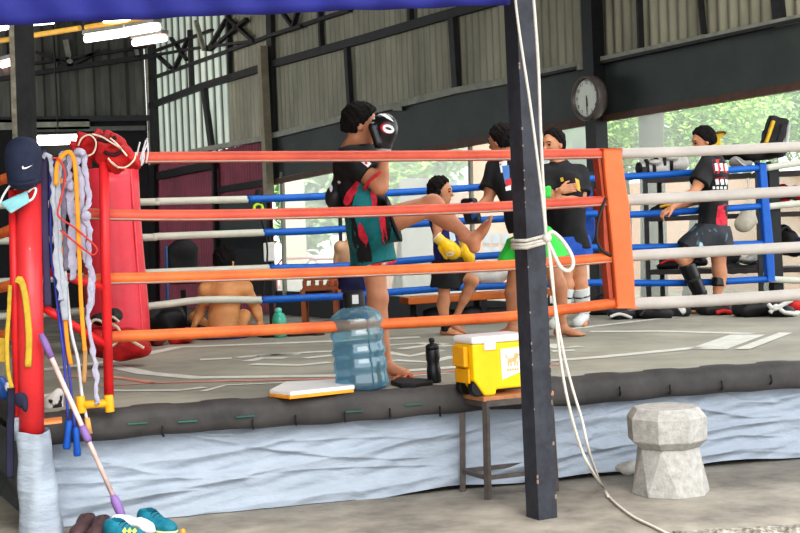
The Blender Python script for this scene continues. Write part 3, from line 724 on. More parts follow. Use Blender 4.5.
rope('far blue ring rope, second from top, held by the man in the printed shirt', [(263, 232.5), (320, 230.5), (400, 225), (500, 219), (600, 213.5), (640, 214.3), (764, 206)], BB, M_bl, rr, g)
rope('far white ring rope, third from top, behind the third orange rope', [(-30, 284), (0, 282), (146, 273), (270, 268)], BB, M_wh2, rr, g)
rope('far blue ring rope, third from top, at the waist of the girl', [(269, 268), (345, 266), (430, 259), (500, 255), (600, 247), (640, 247.5), (764, 243.5)], BB, M_bl, rr, g)
rope('far white ring rope, lowest, sagging across the bare back', [(-30, 318), (0, 316.5), (120, 309), (160, 305), (206, 299.8), (262, 300)], BB, M_wh2, rr, g)
rope('far blue ring rope, lowest, behind the knees of the girl', [(261, 300), (320, 297), (345, 296), (440, 288.5), (500, 286), (600, 282.5), (640, 283), (700, 282.5), (768, 279)], BB, M_bl, rr, g)
g = 'white right-hand ends of the far ropes'
rope('far white ring rope stub at the right edge, topmost, by the blue spacer', [(766, 168), (800, 163), (860, 156)], BB, M_wh2, rr, g)
rope('far white ring rope stub at the right edge, second from top', [(768, 206.5), (800, 203.5), (860, 199)], BB, M_wh2, rr, g)
rope('far white ring rope stub at the right edge, lowest, by the blue spacer', [(768, 279), (800, 280.5), (860, 281)], BB, M_wh2, rr, g)
# short rope ends at the left edge
g = 'orange left-side ropes at the left picture edge'
for lb, p, q in (('short orange left-side rope end beside the cap, topmost', (14, 176), (-12, 184)), ('short orange left-side rope end below the face mask', (13, 229), (-12, 239)), ('short orange left-side rope end beside the yellow strap', (15, 284), (-12, 291)), ('short orange left-side rope end, lowest, beside the red pipe', (17, 334), (-12, 336))):
    o = MB().tube([rp(*p, -.05), at(q[0], q[1], 9.5)], .03, 10).build('ring_rope', M_or, None, True); tag(o, lb, 'rope', g)
# vertical spacers
def spacer(name, label, edge, b, m, thick, m2=None):
    L_ = [rp(l, y, b) for l, r, y in edge]; Rr = [rp(r, y, b) for l, r, y in edge]; n = len(edge)
    mb = MB(); vs = []
    for l, r in zip(L_, Rr): vs += [l - RV * thick, r - RV * thick, r + RV * thick, l + RV * thick]
    fs = [(0, 1, 2, 3), tuple(4 * (n - 1) + i for i in (3, 2, 1, 0))]
    for i in range(n - 1):
        for j in range(4): fs.append((4 * i + j, 4 * i + (j + 1) % 4, 4 * i + 4 + (j + 1) % 4, 4 * i + 4 + j))
    mb._add(vs, fs); o = mb.build(name, m, None, False, bevel=.012); return tag(o, label, 'rope spacer')
o = spacer('rope_spacer', 'tall orange padded rope spacer standing on the front ropes', [(600, 618, 149), (602, 622, 178), (605, 626.5, 205), (608, 628.5, 235), (611, 631, 270), (614, 632.5, 308)], BF, mat('spacer_orange', (224, 114, 64), .5, var=.1, scale=4), .05)
MB().prism([rp(x, y, BF - .02) for x, y in ((597, 151), (600, 150), (603, 180), (614, 307), (610, 306), (604, 240), (603, 200))], RV * .08).build('side_flap', mat('spacer_side', (176, 78, 52), .6), o)
spacer('rope_spacer', 'narrow blue rope spacer on the far ropes before a dark post', [(757.5, 764.5, 163), (760, 768, 205), (763, 772, 245), (766, 773.5, 281)], BB, mat('spacer_blue', (20, 92, 182), .5), .04)
tag(MB().bar(rp(771, 168, BB + .12), rp(778, 326, BB + .12), .1, .1).build('ring_post', M_black), 'dark post right behind the narrow blue rope spacer', 'post')
# black cable hanging from the orange spacer
tag(MB().tube([rp(x, y, BF - .03) for x, y in ((606, 198), (603, 205), (598, 222), (597, 240), (602, 250), (611, 256))], .009, 6, sub=5).build('cable', M_dark, None, True), 'thin dark cable hanging from the orange rope spacer', 'cable')

# ------------------------------------------------------------------ near corner post with side pipes
M_red = mat('post_red', (226, 58, 62), .4, var=.12, scale=3, coat=.2); M_redp = mat('pipe_red', (222, 48, 52), .4, var=.15, scale=5)
t = thing('corner_post', 'thick red ring corner post with thin side pipes', 'post', V((c0.x, c0.y, 0)))
MB().lathe([(.064, 0), (.064, .3), (.063, 1)], V((0, 0, 0)), 4)
pb, ptp = rp(32, 470, -.12), rp(29, 172, -.12)
MB().tube([pb, ptp], .064, 20).build('post', M_red, t, True)
MB().tube([rp(13, 190, -.1), rp(15, 300, -.1), rp(18.5, 418, -.1)], .024, 12).build('side_pipe', M_redp, t, True)
MB().tube([rp(18.5, 417, -.1), rp(20, 440, -.1)], .03, 10).build('pipe_foot', M_tarp, t, True)
MB().tube([rp(103.5, 144, -.03), rp(105, 250, -.03), rp(109, 397, -.03)], .026, 12).build('side_pipe', M_redp, t, True)
for p, q in (((14, 283), (30, 283)), ((16, 341), (30, 341))): MB().tube([rp(*p, -.1), rp(*q, -.11)], .02, 8).build('bracket', M_redp, t, True)
for p, q in (((36, 268), (105, 288)), ((36, 303), (106, 345))): MB().tube([rp(*p, -.09), rp(*q, -.03)], .022, 8).build('brace', M_redp, t, True)
# yellow dumbbell-like bracket
t = thing('yellow_dumbbell', 'yellow plastic bar with thick ends hanging at the foot of the red pipe', 'dumbbell', rp(96, 404, -.16))
M_ye = mat('yellow_plastic', (238, 178, 40), .45, var=.1)
MB().tube([rp(82, 405, -.12), rp(110, 403, -.12)], .021, 12).build('bar', M_ye, t, True)
for p, q in (((80, 396), (81.5, 413)), ((108.5, 395), (110, 412))): MB().tube([rp(*p, -.12), rp(*q, -.12)], .024, 12).build('end', M_ye, t, True, bevel=.004)
# far red corner cushion
cpt = deck(117, 352); 
tp = V((cpt.x - .02, cpt.y, 0))
t = thing('corner_cushion', 'tall round red corner cushion standing on the ring canvas', 'cushion', V((cpt.x, cpt.y, DZ)))
M_cush = mat('cushion_red', (222, 62, 76), .38, var=.12, scale=2.5, coat=.15)
s_ = 1400 / cpt.y; rad = 29.5 / s_
mb = MB(); prof = []
H = (354 - 172) / s_
for i in range(15):
    v = i / 14; prof.append((rad * (1.06 + .02 * math.sin(v * 7) - .03 * v), H * v))
mb.lathe([(rad * .9, .0)] + prof[1:] + [(rad * .8, H + .02)], V((cpt.x, cpt.y + .12, DZ)), 36, V((-.025, 0, 1)))
o = mb.build('cushion', M_cush, t, True)
for an in (-.55,):
    x = rad * math.cos(an); y = rad * math.sin(an)
    MB().tube([V((cpt.x + x * 1.0 - .025 * z, cpt.y + .12 + y, DZ + z)) + V((x, y, 0)) * (.06 - .03 * z / H + .012) for z in np.linspace(.02, H, 12)], .008, 6).build('seam', mat('cushion_seam', (232, 92, 100), .5), o, True)

# ------------------------------------------------------------------ soft lumps: helpers for bags, gloves, cloth
def lump(name, label, cat, pix, Y, m, amp=.008, fr=22, group=None, h=.012, k=.05, parent=None, part=None):
    """soft thing from pixel blobs (x, y, rx, ry, depth) at one depth"""
    s_ = 1400 / Y; pts = [at(b[0], b[1], Y) for b in pix]
    lo, hi = bbox(pts, max(max(b[2], b[3]) for b in pix) / s_ + .1)
    S = Sdf(lo, hi, h)
    for b, p in zip(pix, pts):
        S.ell(p, (b[2] / s_, b[4] if len(b) > 4 else min(b[2], b[3]) / s_ * 1.1, b[3] / s_), k=k)
    S.wrinkle(amp, fr, ph=pix[0][0])
    if parent is not None: return sdf_obj(part, S, m, parent)
    o = sdf_obj(name, S, m); return tag(o, label, cat, group)
def pixtube(name, pp, Y, r, m, parent, sub=4, n=6): return MB().tube([at(x, y, Y) for x, y in pp], r, n, sub=sub).build(name, m, parent, True)
def glove(label, wrist, fwd, up, size, m, mcuff=None, logo=None, group=None, mtrim=None, name='boxing_glove', side=1):
    """boxing glove: rounded fist, separate thumb, flared cuff. up = back of the hand, thumb on the side of fwd x up"""
    f, l, u = frame(fwd, up); w_ = V(wrist); z = size
    lo, hi = bbox([w_, w_ + f * .28 * z], .16 * z); S = Sdf(lo, hi, .007)
    S.cone(w_ + f * .06 * z, w_ + f * .13 * z, .058 * z, .075 * z, k=.02)
    S.ell(w_ + f * .175 * z + u * .012 * z, (.09 * z, .075 * z, .08 * z), cols(f, l, u), k=.03)
    S.ell(w_ + f * .2 * z - u * .03 * z, (.06 * z, .07 * z, .055 * z), cols(f, l, u), k=.03)
    S.cone(w_ + f * .07 * z - l * .055 * z * side, w_ + f * .17 * z - l * .075 * z * side - u * .035 * z, .03 * z, .032 * z, k=.008)
    t = thing(name, label, 'boxing glove', w_ + f * .1 * z, group)
    g_ = sdf_obj('fist', S, m, t)
    S = Sdf(lo - .08 * z, hi + .02, .007); S.cone(w_ - f * .03 * z, w_ + f * .085 * z, .056 * z, .05 * z, k=0, cap=True, capp=True)
    c_ = sdf_obj('cuff', S, mcuff or m, t)
    mb = MB(); x = f.cross(V((0, 0, 1)) if abs(f.z) < .9 else V((1, 0, 0))).normalized()
    n = 20; y = f.cross(x)
    for q in (-.03, .083): mb.tube([w_ + f * q * z + (x * math.cos(2 * math.pi * i / n) + y * math.sin(2 * math.pi * i / n)) * (.057 if q < 0 else .054) * z for i in range(n)], .006 * z, 6, closed=True)
    mb.build('trim', mtrim or mcuff or m, c_, True)
    return t, g_, c_

# ------------------------------------------------------------------ things hung on the near corner post
M_navy = mat('cap_navy', (38, 44, 66), .8, var=.15, scale=20, bump=.1, bscale=60); M_logo = mat('logo_white', (240, 240, 240), .6, var=.02)
Yc = 7.02; s_ = 1400 / Yc; _at = at
def at(px, py, Y): return _at(px + 2, py + 2.5, Y)
t = thing('baseball_cap', 'navy baseball cap with a white swoosh on top of the red corner post', 'cap', at(24, 188, Yc))
cc = at(22, 168, Yc)
lo, hi = bbox([cc], .24); S = Sdf(lo, hi, .006)
S.ell(at(21, 158, Yc), (16.3 / s_, .09, 22 / s_), k=0); S.cone(at(21, 157, Yc), at(22.5, 177, Yc), 16.2 / s_, 16.8 / s_, k=.03); S.ell(at(16, 148, Yc), (9 / s_, .06, 10 / s_), k=.05); S.ell(at(27, 148, Yc), (9 / s_, .06, 10 / s_), k=.05)
S.cut(at(22, 182, Yc), V((0.05, 0, -1)))
crown = sdf_obj('crown', S, M_navy, t)
S = Sdf(lo, hi, .005)
S.ell(at(24, 179, Yc) + V((0, -.05, 0)), (14.5 / s_, .09, .045), k=0); S.ell(at(24, 172, Yc) + V((0, -.03, .03)), (17 / s_, .13, .06), k=0, sub=True)
S.cut(at(24, 174, Yc), V((0, -.3, 1)))
sdf_obj('brim', S, M_navy, t)
MB().ball(at(21, 136.5, Yc), .009, 8).build('button', M_navy, t, True)
sw = [(22, 167.4), (22.6, 169.2), (24.2, 169.3), (33, 165.2), (26, 167.3), (24, 167.3), (23.6, 166), (24.4, 164.6)]
decal('logo', crown, [[(21.8, 166.8), (22.2, 168.9), (24, 169.2), (24.6, 167.6), (23.4, 167.2), (23.2, 165.6)], [(24, 169.2), (26, 168.8), (29.5, 167), (27.5, 166.9), (24.6, 167.6)], [(29.5, 167), (33, 164.8), (27.5, 166.9)]], M_logo, t)
at = _at
M_mask = mat('mask_blue', (150, 208, 214), .8, var=.06, stretch=(1, 1, 12), scale=8)
t = thing('face_mask', 'light blue surgical mask tucked under the navy cap', 'face mask', at(14, 210, 6.98))
def mk(u, v):
    a = at(0, 203, 6.98).lerp(at(27, 190.5, 6.98), u); b = at(11, 213.5, 6.98).lerp(at(30, 202, 6.98), u); p = a.lerp(b, v)
    return p + V((0, -.012 * math.sin(math.pi * v) * math.sin(math.pi * u) - .002 * (int(v * 9) % 2), 0))
MB().grid(mk, 12, 18).build('mask', M_mask, t, True, solid=.002)
pixtube('ear_loop', [(0, 203), (3, 196), (8, 188), (12, 184)], 6.98, .006, M_logo, t); pixtube('ear_loop', [(28, 192), (33, 188), (36, 190), (33, 198), (29, 201)], 6.98, .006, M_logo, t)

def strap(name, label, cat, pp, b, wid, m, group=None, r2=.25, sub=5, parent=None):
    pts = spline([rp(x, y, b) for x, y in pp], sub); wr_ = m in (M_lav, M_gry, M_dust); n = len(pts)
    if wr_: pts = [p + RU * random.gauss(0, .0035) + RV * random.gauss(0, .003) for p in pts]
    ws = [wid * (random.uniform(.55, 1.25) if wr_ else random.uniform(.93, 1.05)) for _ in pts]
    o = MB().tube(pts, ws, 8, flat=r2, fdir=RV).build(name, m, parent, True)
    return tag(o, label, cat, group) if parent is None else o
M_purp = mat('strap_purple', (62, 54, 84), .8); M_lav = mat('wrap_lavender', (176, 172, 190), .85, var=.15, scale=20, bump=.3); M_gry = mat('wrap_grey', (170, 174, 182), .8, var=.15, scale=18, bump=.2); M_orst = mat('strap_orange', (240, 150, 40), .7)
M_dust = mat('wrap_grey_dark', (112, 106, 120), .85, var=.2, scale=20, bump=.3); M_bluec = mat('cord_blue', (66, 78, 176), .5); M_whc = mat('cord_white', (216, 216, 218), .5); M_redc = mat('cord_red', (206, 62, 56), .5)
gs = 'straps and cords hanging beside the red corner post'
strap('strap', 'dark purple flat strap hanging just right of the red post', 'strap', [(43, 150), (44, 180), (45, 230), (47, 280), (48, 306)], -.14, .019, M_purp, gs)
o = strap('hand_wrap', 'grey rolled hand wrap looped nearest the purple strap', 'hand wrap', [(42, 158), (48, 155), (52, 170), (54, 200), (56, 240), (58, 275), (61, 300)], -.16, .014, M_gry, gs)
strap('hand_wrap', 'pale grey hand wrap with two hanging ends beside the orange strap', 'hand wrap', [(62, 153), (58, 170), (57, 200), (59, 250), (63, 290), (66, 320)], -.15, .02, M_gry, gs)
o = strap('hand_wrap', 'broad lavender hand wrap knotted between orange and red cords', 'hand wrap', [(66, 151), (68, 175), (70, 192), (72, 215), (72, 250), (73, 274), (70, 277)], -.13, .028, M_lav, gs)
strap('wrap_end', None, None, [(64, 152), (64, 180), (63, 210), (65, 250), (67, 270)], -.135, .02, M_dust, parent=o)
o = strap('hand_wrap', 'long knotted lavender wrap hanging against the red cushion', 'hand wrap', [(80, 150), (84, 160), (87, 180), (89, 200), (84, 215), (90, 230), (88, 255), (92, 280), (91, 300), (88, 318), (92, 345), (96, 375), (97, 397), (98, 404)], -.15, .016, M_lav, gs)
strap('wrap_end', None, None, [(80, 150), (77, 165), (82, 180), (82, 205), (83, 235), (86, 262), (91, 270), (92, 300), (89, 300)], -.14, .02, M_lav, parent=o)
for kp, kr in ((rp(85, 216, -.15), (.025, .022, .025)), (rp(80, 153, -.15), (.035, .025, .02)), (rp(70, 185, -.15), (.03, .02, .03))):
    S = Sdf(*bbox([kp], .06), .006); S.ell(kp, kr); S.wrinkle(.004, 60); sdf_obj('knot', S, M_lav, o)
o = strap('orange_strap', 'bright orange strap looped over the rail and hanging down', 'strap', [(56, 185), (57, 165), (62, 156), (69, 152), (74, 160), (76, 180), (77, 200), (79, 250), (81, 300), (83, 330), (85, 352)], -.18, .0115, M_orst, gs)
strap('strap_end', None, None, [(85, 350), (85, 360), (84, 383)], -.18, .012, mat('wood_tan', (176, 132, 84), .6), parent=o)
strap('orange_strap', 'short orange strap behind the blue skipping rope', 'strap', [(61, 160), (61, 250), (64, 300), (67, 340), (71, 365)], -.135, .011, M_orst, gs)
o = MB().tube([rp(x, y, -.2) for x, y in ((52, 158), (60, 160), (65, 175), (62, 195), (58, 210), (60, 218), (75, 228), (92, 243), (97, 250), (93, 255), (85, 250), (70, 238), (60, 230))], .005, 6, sub=6).build('red_cord', M_redc, None, True); tag(o, 'thin red cord looping over the hanging wraps', 'cord', gs)
t = thing('skipping_rope', 'blue skipping rope with two blue handles hanging before the tarp', 'skipping rope', rp(71, 456, -.2), gs)
for pp in ([(50, 160), (51, 250), (54, 275), (58, 310), (64, 360), (68, 420)], [(54, 160), (55, 250), (58, 282), (62, 320), (69, 370), (75, 430)]): MB().tube([rp(x, y, -.115) for x, y in pp], .007, 6, sub=4).build('cord', M_bluec, t, True)
M_hb = mat('handle_blue', (28, 92, 186), .4)
for a, b_ in (((69, 420), (66.5, 449)), ((75.5, 427), (77.5, 456))):
    p, q = rp(*a, -.125), rp(*b_, -.125); MB().tube([p, p.lerp(q, .1), p.lerp(q, .5), p.lerp(q, .93), q], [.012, .018, .016, .02, .017], 10).build('handle', M_hb, t, True)
t = thing('skipping_rope', 'white skipping rope with a wooden handle beside the yellow bar', 'skipping rope', rp(89, 432, -.2), gs)
MB().tube([rp(x, y, -.118) for x, y in ((63, 160), (64, 255), (66, 280), (71, 330), (78, 360), (82, 395), (87, 420))], .009, 6, sub=4).build('cord', M_whc, t, True)
MB().tube([rp(87, 418, -.122), rp(89.5, 434, -.128)], [.014, .017], 10).build('handle', mat('handle_wood', (222, 166, 96), .5), t, True)
M_yst = mat('strap_yellow', (198, 164, 58), .8, var=.2, scale=15)
gy = 'yellow straps left of the red corner post'
strap('yellow_strap', 'frayed yellow strap hanging over the front of the red post', 'strap', [(17, 283), (20, 279), (24, 290), (27, 310), (29, 340), (28, 367)], -.2, .017, M_yst, gy)
strap('yellow_strap', 'yellow strap along the thin left pipe of the post', 'strap', [(10, 285), (9, 310), (7, 340), (8, 370), (12, 388)], -.16, .011, M_yst, gy)
strap('yellow_strap', 'broad yellow cloth strip at the left picture edge', 'strap', [(4, 338), (3, 350), (3, 362)], -.1, .03, M_yst, gy)
t = lump('dark_cloth', 'dark navy cloth knotted around the thin left pipe', 'cloth', [(21, 396, 5, 4), (25, 404, 3.5, 8), (19, 401, 3, 6)], 6.95, mat('cloth_navy', (44, 44, 66), .85), .003, 40, h=.006, k=.02)
strap('cloth_end', None, None, [(11, 388), (11, 412), (10, 430), (10, 455), (10, 478)], -.12, .02, mat('cloth_navy', (44, 44, 66), .85), parent=t)
# mop leaning on the post
t = thing('mop', 'white and pink mop handle with purple grips leaning on the red post', 'mop', rp(122.5, 517, -.34))
A_ = rp(41, 334, -.22); B_ = rp(122.5, 517, -.34)
P_ = lambda f: A_.lerp(B_, f)
M_stick = mat('mop_stick', (228, 196, 190), .35, var=.2, stretch=(1, 1, 3), scale=3); M_grip = mat('mop_grip', (140, 108, 168), .5)
MB().tube([P_(.1), P_(.9)], .0125, 10).build('handle', M_stick, t, True)
MB().tube([P_(0), P_(.05), P_(.13)], [.015, .019, .016], 10).build('grip', M_grip, t, True)
MB().tube([P_(.5), P_(.53), P_(.57), P_(.59)], [.015, .021, .021, .015], 10).build('joint', M_grip, t, True)
MB().tube([P_(.88), P_(.91), P_(.96), P_(1)], [.014, .024, .024, .018], 10).build('socket', M_grip, t, True)
# red gear draped on top of the far side pipe
Yg = 7.3
M_gear = mat('gear_red', (206, 38, 40), .55, var=.25, scale=10, bump=.3, bscale=30, col2=(150, 22, 28)); M_cream = mat('piping_cream', (222, 202, 180), .7); M_darkred = mat('gear_dark', (60, 20, 24), .8)
t = thing('headguard', 'crumpled red headguard with cream piping on top of the thin red pipe', 'headguard', at(104, 166, Yg))
lump('', '', '', [(84, 145, 9, 9, .06), (95, 141, 13, 7, .06), (112, 143, 14, 8, .06), (122, 154, 12, 9, .06), (106, 155, 16, 11, .05), (88, 154, 6, 9, .05), (130, 160, 8, 7, .05), (118, 163, 12, 6, .05)], Yg, M_gear, .015, 58, h=.006, k=.012, parent=t, part='shell')
for pp in ([(78, 146), (82, 138), (90, 135), (96, 142), (94, 152), (88, 156)], [(92, 134), (102, 137), (112, 143), (120, 148), (127, 156)], [(110, 138), (116, 143), (122, 150)], [(112, 162), (118, 167), (126, 167), (134, 160), (136, 152)], [(108, 158), (113, 164), (119, 168)]): pixtube('piping', pp, Yg - .085, .005, M_cream, t)
for pp in ([(98, 139), (108, 141), (116, 137)], [(104, 152), (114, 155), (124, 150)]): pixtube('lining', pp, Yg - .075, .01, M_darkred, t)
t = thing('rope_lace', 'white laces tied in spikes at the start of the top front rope', 'lace', rp(141, 165, BF - .05))
for pp in ([(135, 164), (138, 150), (140, 142)], [(138, 166), (143, 150), (146, 140)], [(141, 166), (143, 154), (148, 143)], [(143, 148), (144, 157), (142, 165)], [(146, 163), (148, 152), (147, 138)]): MB().tube([rp(x, y, BF - .05) for x, y in pp], .005, 6, sub=3).build('lace', M_whc, t, True)
# red gym bag at the foot of the cushion
Yb = 9.7
t = thing('gym_bag', 'red sports bag with cream piping on the canvas before the red cushion', 'bag', deck(118, 356))
lump('', '', '', [(118, 344, 26, 15, .16), (135, 347, 14, 11, .12), (100, 342, 12, 14, .12)], Yb, M_gear, .01, 18, k=.06, parent=t, part='body')
lump('', '', '', [(104, 318, 12, 6, .1), (116, 316, 6, 6, .07)], Yb, mat('bag_black', (38, 36, 38), .6, var=.3), .008, 26, k=.04, parent=t, part='flap')
for pp in ([(88, 328), (94, 320), (103, 323), (106, 334), (98, 342)], [(108, 322), (118, 328), (120, 338), (112, 346)], [(120, 332), (132, 341), (144, 348)], [(104, 322), (112, 317), (119, 322)]): pixtube('piping', pp, Yb - .2, .01, M_cream, t)
# small things on the apron by the near corner
lump('cloth_bundle', 'white and black shoe bag lying on the apron behind the mop', 'bag', [(52, 400, 9, 7, .05), (58, 393, 4, 6, .04), (47, 407, 5, 5, .04), (57, 408, 5, 4, .04)], 7.5, camo('white_black', (222, 218, 214), [((40, 38, 40), .55, 16)]), .006, 40, h=.007)
t = lump('water_bag', 'blue plastic bottle lying at the left picture edge', 'bottle', [(0, 385, 7, 9, .05), (5, 392, 5, 7, .04)], 7.6, mat('plastic_blue', (44, 88, 160), .3), .002, 30, h=.007)
lump('cap_white', '', '', [(8, 387, 3, 5, .03)], 7.52, M_whc, .001, 30, h=.006, parent=t, part='label')
tag(MB().prism([deck(44, 421), deck(62, 419), deck(62, 423), deck(44, 425)], V((0, 0, .012))).build('wood_offcut', mat('wood_orange', (206, 130, 78), .6)), 'small orange wooden strip on the apron corner', 'strip')

# ------------------------------------------------------------------ things on the front edge
s_ = 178.5; Yw = 1400 / s_
M_water = bpy.data.materials.new('bottle_plastic'); M_water.use_nodes = True
N = M_water.node_tree.nodes; L = M_water.node_tree.links; N.remove(N['Principled BSDF'])
tr_ = N.new('ShaderNodeBsdfTransparent'); nz = N.new('ShaderNodeTexNoise'); nz.inputs['Scale'].default_value = 6; rmp = N.new('ShaderNodeValToRGB')
rmp.color_ramp.elements[0].color = (*lin((186, 222, 230)), 1); rmp.color_ramp.elements[1].color = (*lin((206, 232, 240)), 1); L.new(nz.outputs['Fac'], rmp.inputs[0]); L.new(rmp.outputs[0], tr_.inputs[0])
df = N.new('ShaderNodeBsdfDiffuse'); df.inputs[0].default_value = (*lin((150, 202, 222)), 1); gl = N.new('ShaderNodeBsdfGlossy'); gl.inputs['Roughness'].default_value = .08
lwn = N.new('ShaderNodeLayerWeight'); lwn.inputs['Blend'].default_value = .35
m1 = N.new('ShaderNodeMixShader'); mr = N.new('ShaderNodeMapRange'); mr.inputs['To Min'].default_value = .1; mr.inputs['To Max'].default_value = .6; L.new(lwn.outputs['Facing'], mr.inputs['Value']); L.new(mr.outputs[0], m1.inputs[0]); L.new(tr_.outputs[0], m1.inputs[1]); L.new(df.outputs[0], m1.inputs[2])
m2 = N.new('ShaderNodeMixShader'); m2.inputs[0].default_value = .12; L.new(m1.outputs[0], m2.inputs[1]); L.new(gl.outputs[0], m2.inputs[2]); L.new(m2.outputs[0], N['Material Output'].inputs[0])
base = deck(362.5, 388.5)
t = thing('water_bottle', 'large blue ribbed water cooler bottle on the ring edge', 'bottle', base)
axw = (at(354, 300, base.y) - base).normalized()
px = 1 / s_
prof = [(23, 0), (26, 2), (26.5, 6), (26, 14), (25.3, 16), (26.5, 20), (26.5, 28), (25, 31), (25, 33), (26.8, 36), (26.8, 40), (25.2, 43), (25.2, 50), (26.8, 53), (26.8, 57), (25, 60), (25, 62), (26.8, 65), (26.5, 70), (23.5, 75), (17, 79.5), (11, 82), (9, 84), (8.6, 90)]
MB().lathe([(r * px, z * px) for r, z in prof], base, 40, axw).build('body', M_water, t, True)
MB().lathe([(r * px, z * px) for r, z in ((10.5, 80), (11, 82), (11, 95), (9.5, 98), (3, 98.5))], base, 28, axw).build('cap', M_black, t, True)
pc = base + axw * 90 * px + V((0, -.062, 0)); MB().box(pc + V((.01, 0, 0)), (.035, .004, .05)).build('cap_label', mat('cap_label', (190, 190, 190), .5), t)
MB().lathe([(r * px, z * px) for r, z in ((24, 1.5), (24.5, 12), (24.5, 46), (24.3, 47), (.1, 47.1))], base, 32, axw).build('water', film('water_tint', (176, 218, 236), .88, (150, 205, 226), .05), t, True)
base = deck(434.5, 382.5)
t = thing('drink_bottle', 'black sports bottle standing on the ring edge beside the yellow cooler', 'bottle', base)
px = base.y / 1400; M_bot = mat('bottle_black', (32, 32, 34), .35)
MB().lathe([(r * px, z * px) for r, z in ((6.3, 0), (7, 1), (7, 14), (6.2, 17), (6.2, 21), (7, 24), (7, 32), (6.4, 34))], base, 24, V((-.03, 0, 1))).build('body', M_bot, t, True)
MB().lathe([(r * px, z * px) for r, z in ((6.6, 33), (6.6, 37), (4.5, 39), (2.4, 39.5), (2.4, 41), (3, 41.5), (3, 44), (1.6, 45))], base, 20, V((-.03, 0, 1))).build('lid', M_black, t, True)
# flat white and yellow lid
t = thing('flat_tray', 'flat white tray with an orange underside lying on the ring edge', 'tray', deck(312, 394))
q = [deck(269, 397), deck(290, 399.5), deck(354, 392.5), deck(345, 385.5), deck(285, 388.5)]
MB().prism(q, V((0, 0, .018))).build('base', mat('tray_orange', (240, 160, 50), .5), t, bevel=.004)
MB().prism([p + V((.004, .004, .018)) for p in q], V((0, 0, .022))).build('top', mat('tray_white', (232, 230, 226), .5, var=.04), t, bevel=.004)
# black sandal with orange strap
t = thing('sandal', 'black sandal with an orange strap lying on the ring edge', 'sandal', deck(410, 385))
q = [deck(x, y) for x, y in ((391, 385), (400, 388), (415, 388), (433, 385.5), (432, 383), (415, 382), (398, 381))]
MB().prism(q, V((0, 0, .025))).build('sole', M_black, t, bevel=.006)
for pp in ([(396, 383), (398, 378), (404, 375), (412, 379), (418, 384)], [(399, 386), (404, 379), (409, 377), (416, 382)], [(393, 383), (395, 379), (401, 378)]): MB().tube([deck(x, y, .0) + V((0, -.01, .012)) for x, y in pp], .012, 6, sub=4, flat=.5).build('strap', mat('sandal_strap', (196, 110, 66), .7), t, True)

# ------------------------------------------------------------------ stool and cooler
M_leg = mat('stool_steel', (88, 80, 76), .5, var=.25, scale=12); M_seat = mat('stool_wood', (186, 128, 88), .6, var=.2, scale=9, stretch=(1, 6, 1))
ft = [onz(488, 499.5, 0), onz(463, 491.5, 0), onz(556.5, 491, 0)]; ft = [ft[0], ft[1], ft[1] + ft[2] - ft[0], ft[2]]
cx_ = sum((f for f in ft), V((0, 0, 0))) / 4
zt = at(484, 398.5, ft[0].y).z
t = thing('stool', 'steel legged stool with a wooden seat under the yellow cooler', 'stool', cx_)
tops = [V((f.x + (cx_.x - f.x) * .06, f.y + (cx_.y - f.y) * .06, zt - .02)) for f in ft]
for f, q in zip(ft, tops): MB().bar(f, q, .03, .03).build('leg', M_leg, t)

for a, b_ in ((0, 1), (1, 2), (2, 3), (3, 0)):
    MB().bar(tops[a] + V((0, 0, -.01)), tops[b_] + V((0, 0, -.01)), .03, .035).build('seat_rail', M_leg, t)
    MB().bar(ft[a].lerp(tops[a], .22), ft[b_].lerp(tops[b_], .22), .022, .022).build('rung', M_leg, t)
mb = MB(); c_ = sum(tops, V((0, 0, 0))) / 4
mb.prism([c_ + (p - c_) * 1.09 + V((0, 0, .0)) for p in tops], V((0, 0, .028))); mb.build('seat', M_seat, t, bevel=.006)
zs = c_.z + .028
# cooler: axes along the stool's long side
ex = V((math.cos(.48), math.sin(.48), 0)); ey = V((-ex.y, ex.x, 0))
o_ = onz(482, 396.5, zs); 
M_cy = mat('cooler_yellow', (250, 208, 20), .4, var=.06); M_cyd = mat('cooler_orange', (240, 172, 24), .45, var=.06); M_cw = mat('cooler_white', (236, 236, 238), .4, var=.03)
t = thing('cooler_box', 'yellow cooler box with a white lid on the stool', 'cooler', o_ + ex * .15 + ey * .12)
def cb(x, y, z): return o_ + ex * x + ey * y + V((0, 0, z))
LX, LY, HZ = .3, .2, .285
MB().prism([cb(x, .0, z) for x, z in ((.02, .0), (.09, .0), (.095, .03), (LX - .02, .03), (LX, .05), (LX + .005, HZ), (-.05, HZ), (-.045, .09))], ey * LY).build('body', M_cy, t, bevel=.01)
MB().prism([cb(-.055, -.01, HZ), cb(LX + .01, -.01, HZ), cb(LX + .01, LY + .01, HZ), cb(-.055, LY + .01, HZ)], V((0, 0, .042))).build('lid', M_cw, t, bevel=.015)
MB().prism([cb(.02, -.016, HZ - .035), cb(.09, -.016, HZ - .035), cb(.09, -.016, HZ + .02), cb(.02, -.016, HZ + .02)], ey * .02).build('latch', M_cw, t, bevel=.004)
sd = [cb(-.052, y, z) for y, z in ((.04, .16), (.17, .16), (.17, HZ - .01), (.04, HZ - .01))]; MB().prism(sd, ex * -.03).build('side_handle', M_cyd, t, bevel=.008)
MB().prism([cb(-.048, y, z) for y, z in ((.03, .07), (.18, .07), (.18, .15), (.03, .15))], ex * -.015).build('side_panel', M_cyd, t, bevel=.006)
for y in (.01, .14): MB().tube([cb(-.01, y, .045), cb(-.01, y + .05, .045)], .047, 20).build('wheel', M_black, t, bevel=.006)
MB().prism([cb(x, -.004, z) for x, z in ((.13, .08), (LX - .03, .12), (LX - .025, HZ - .03), (.125, HZ - .035))], ey * .004).build('sticker', mat('sticker', (250, 240, 226), .5, var=.03), t)
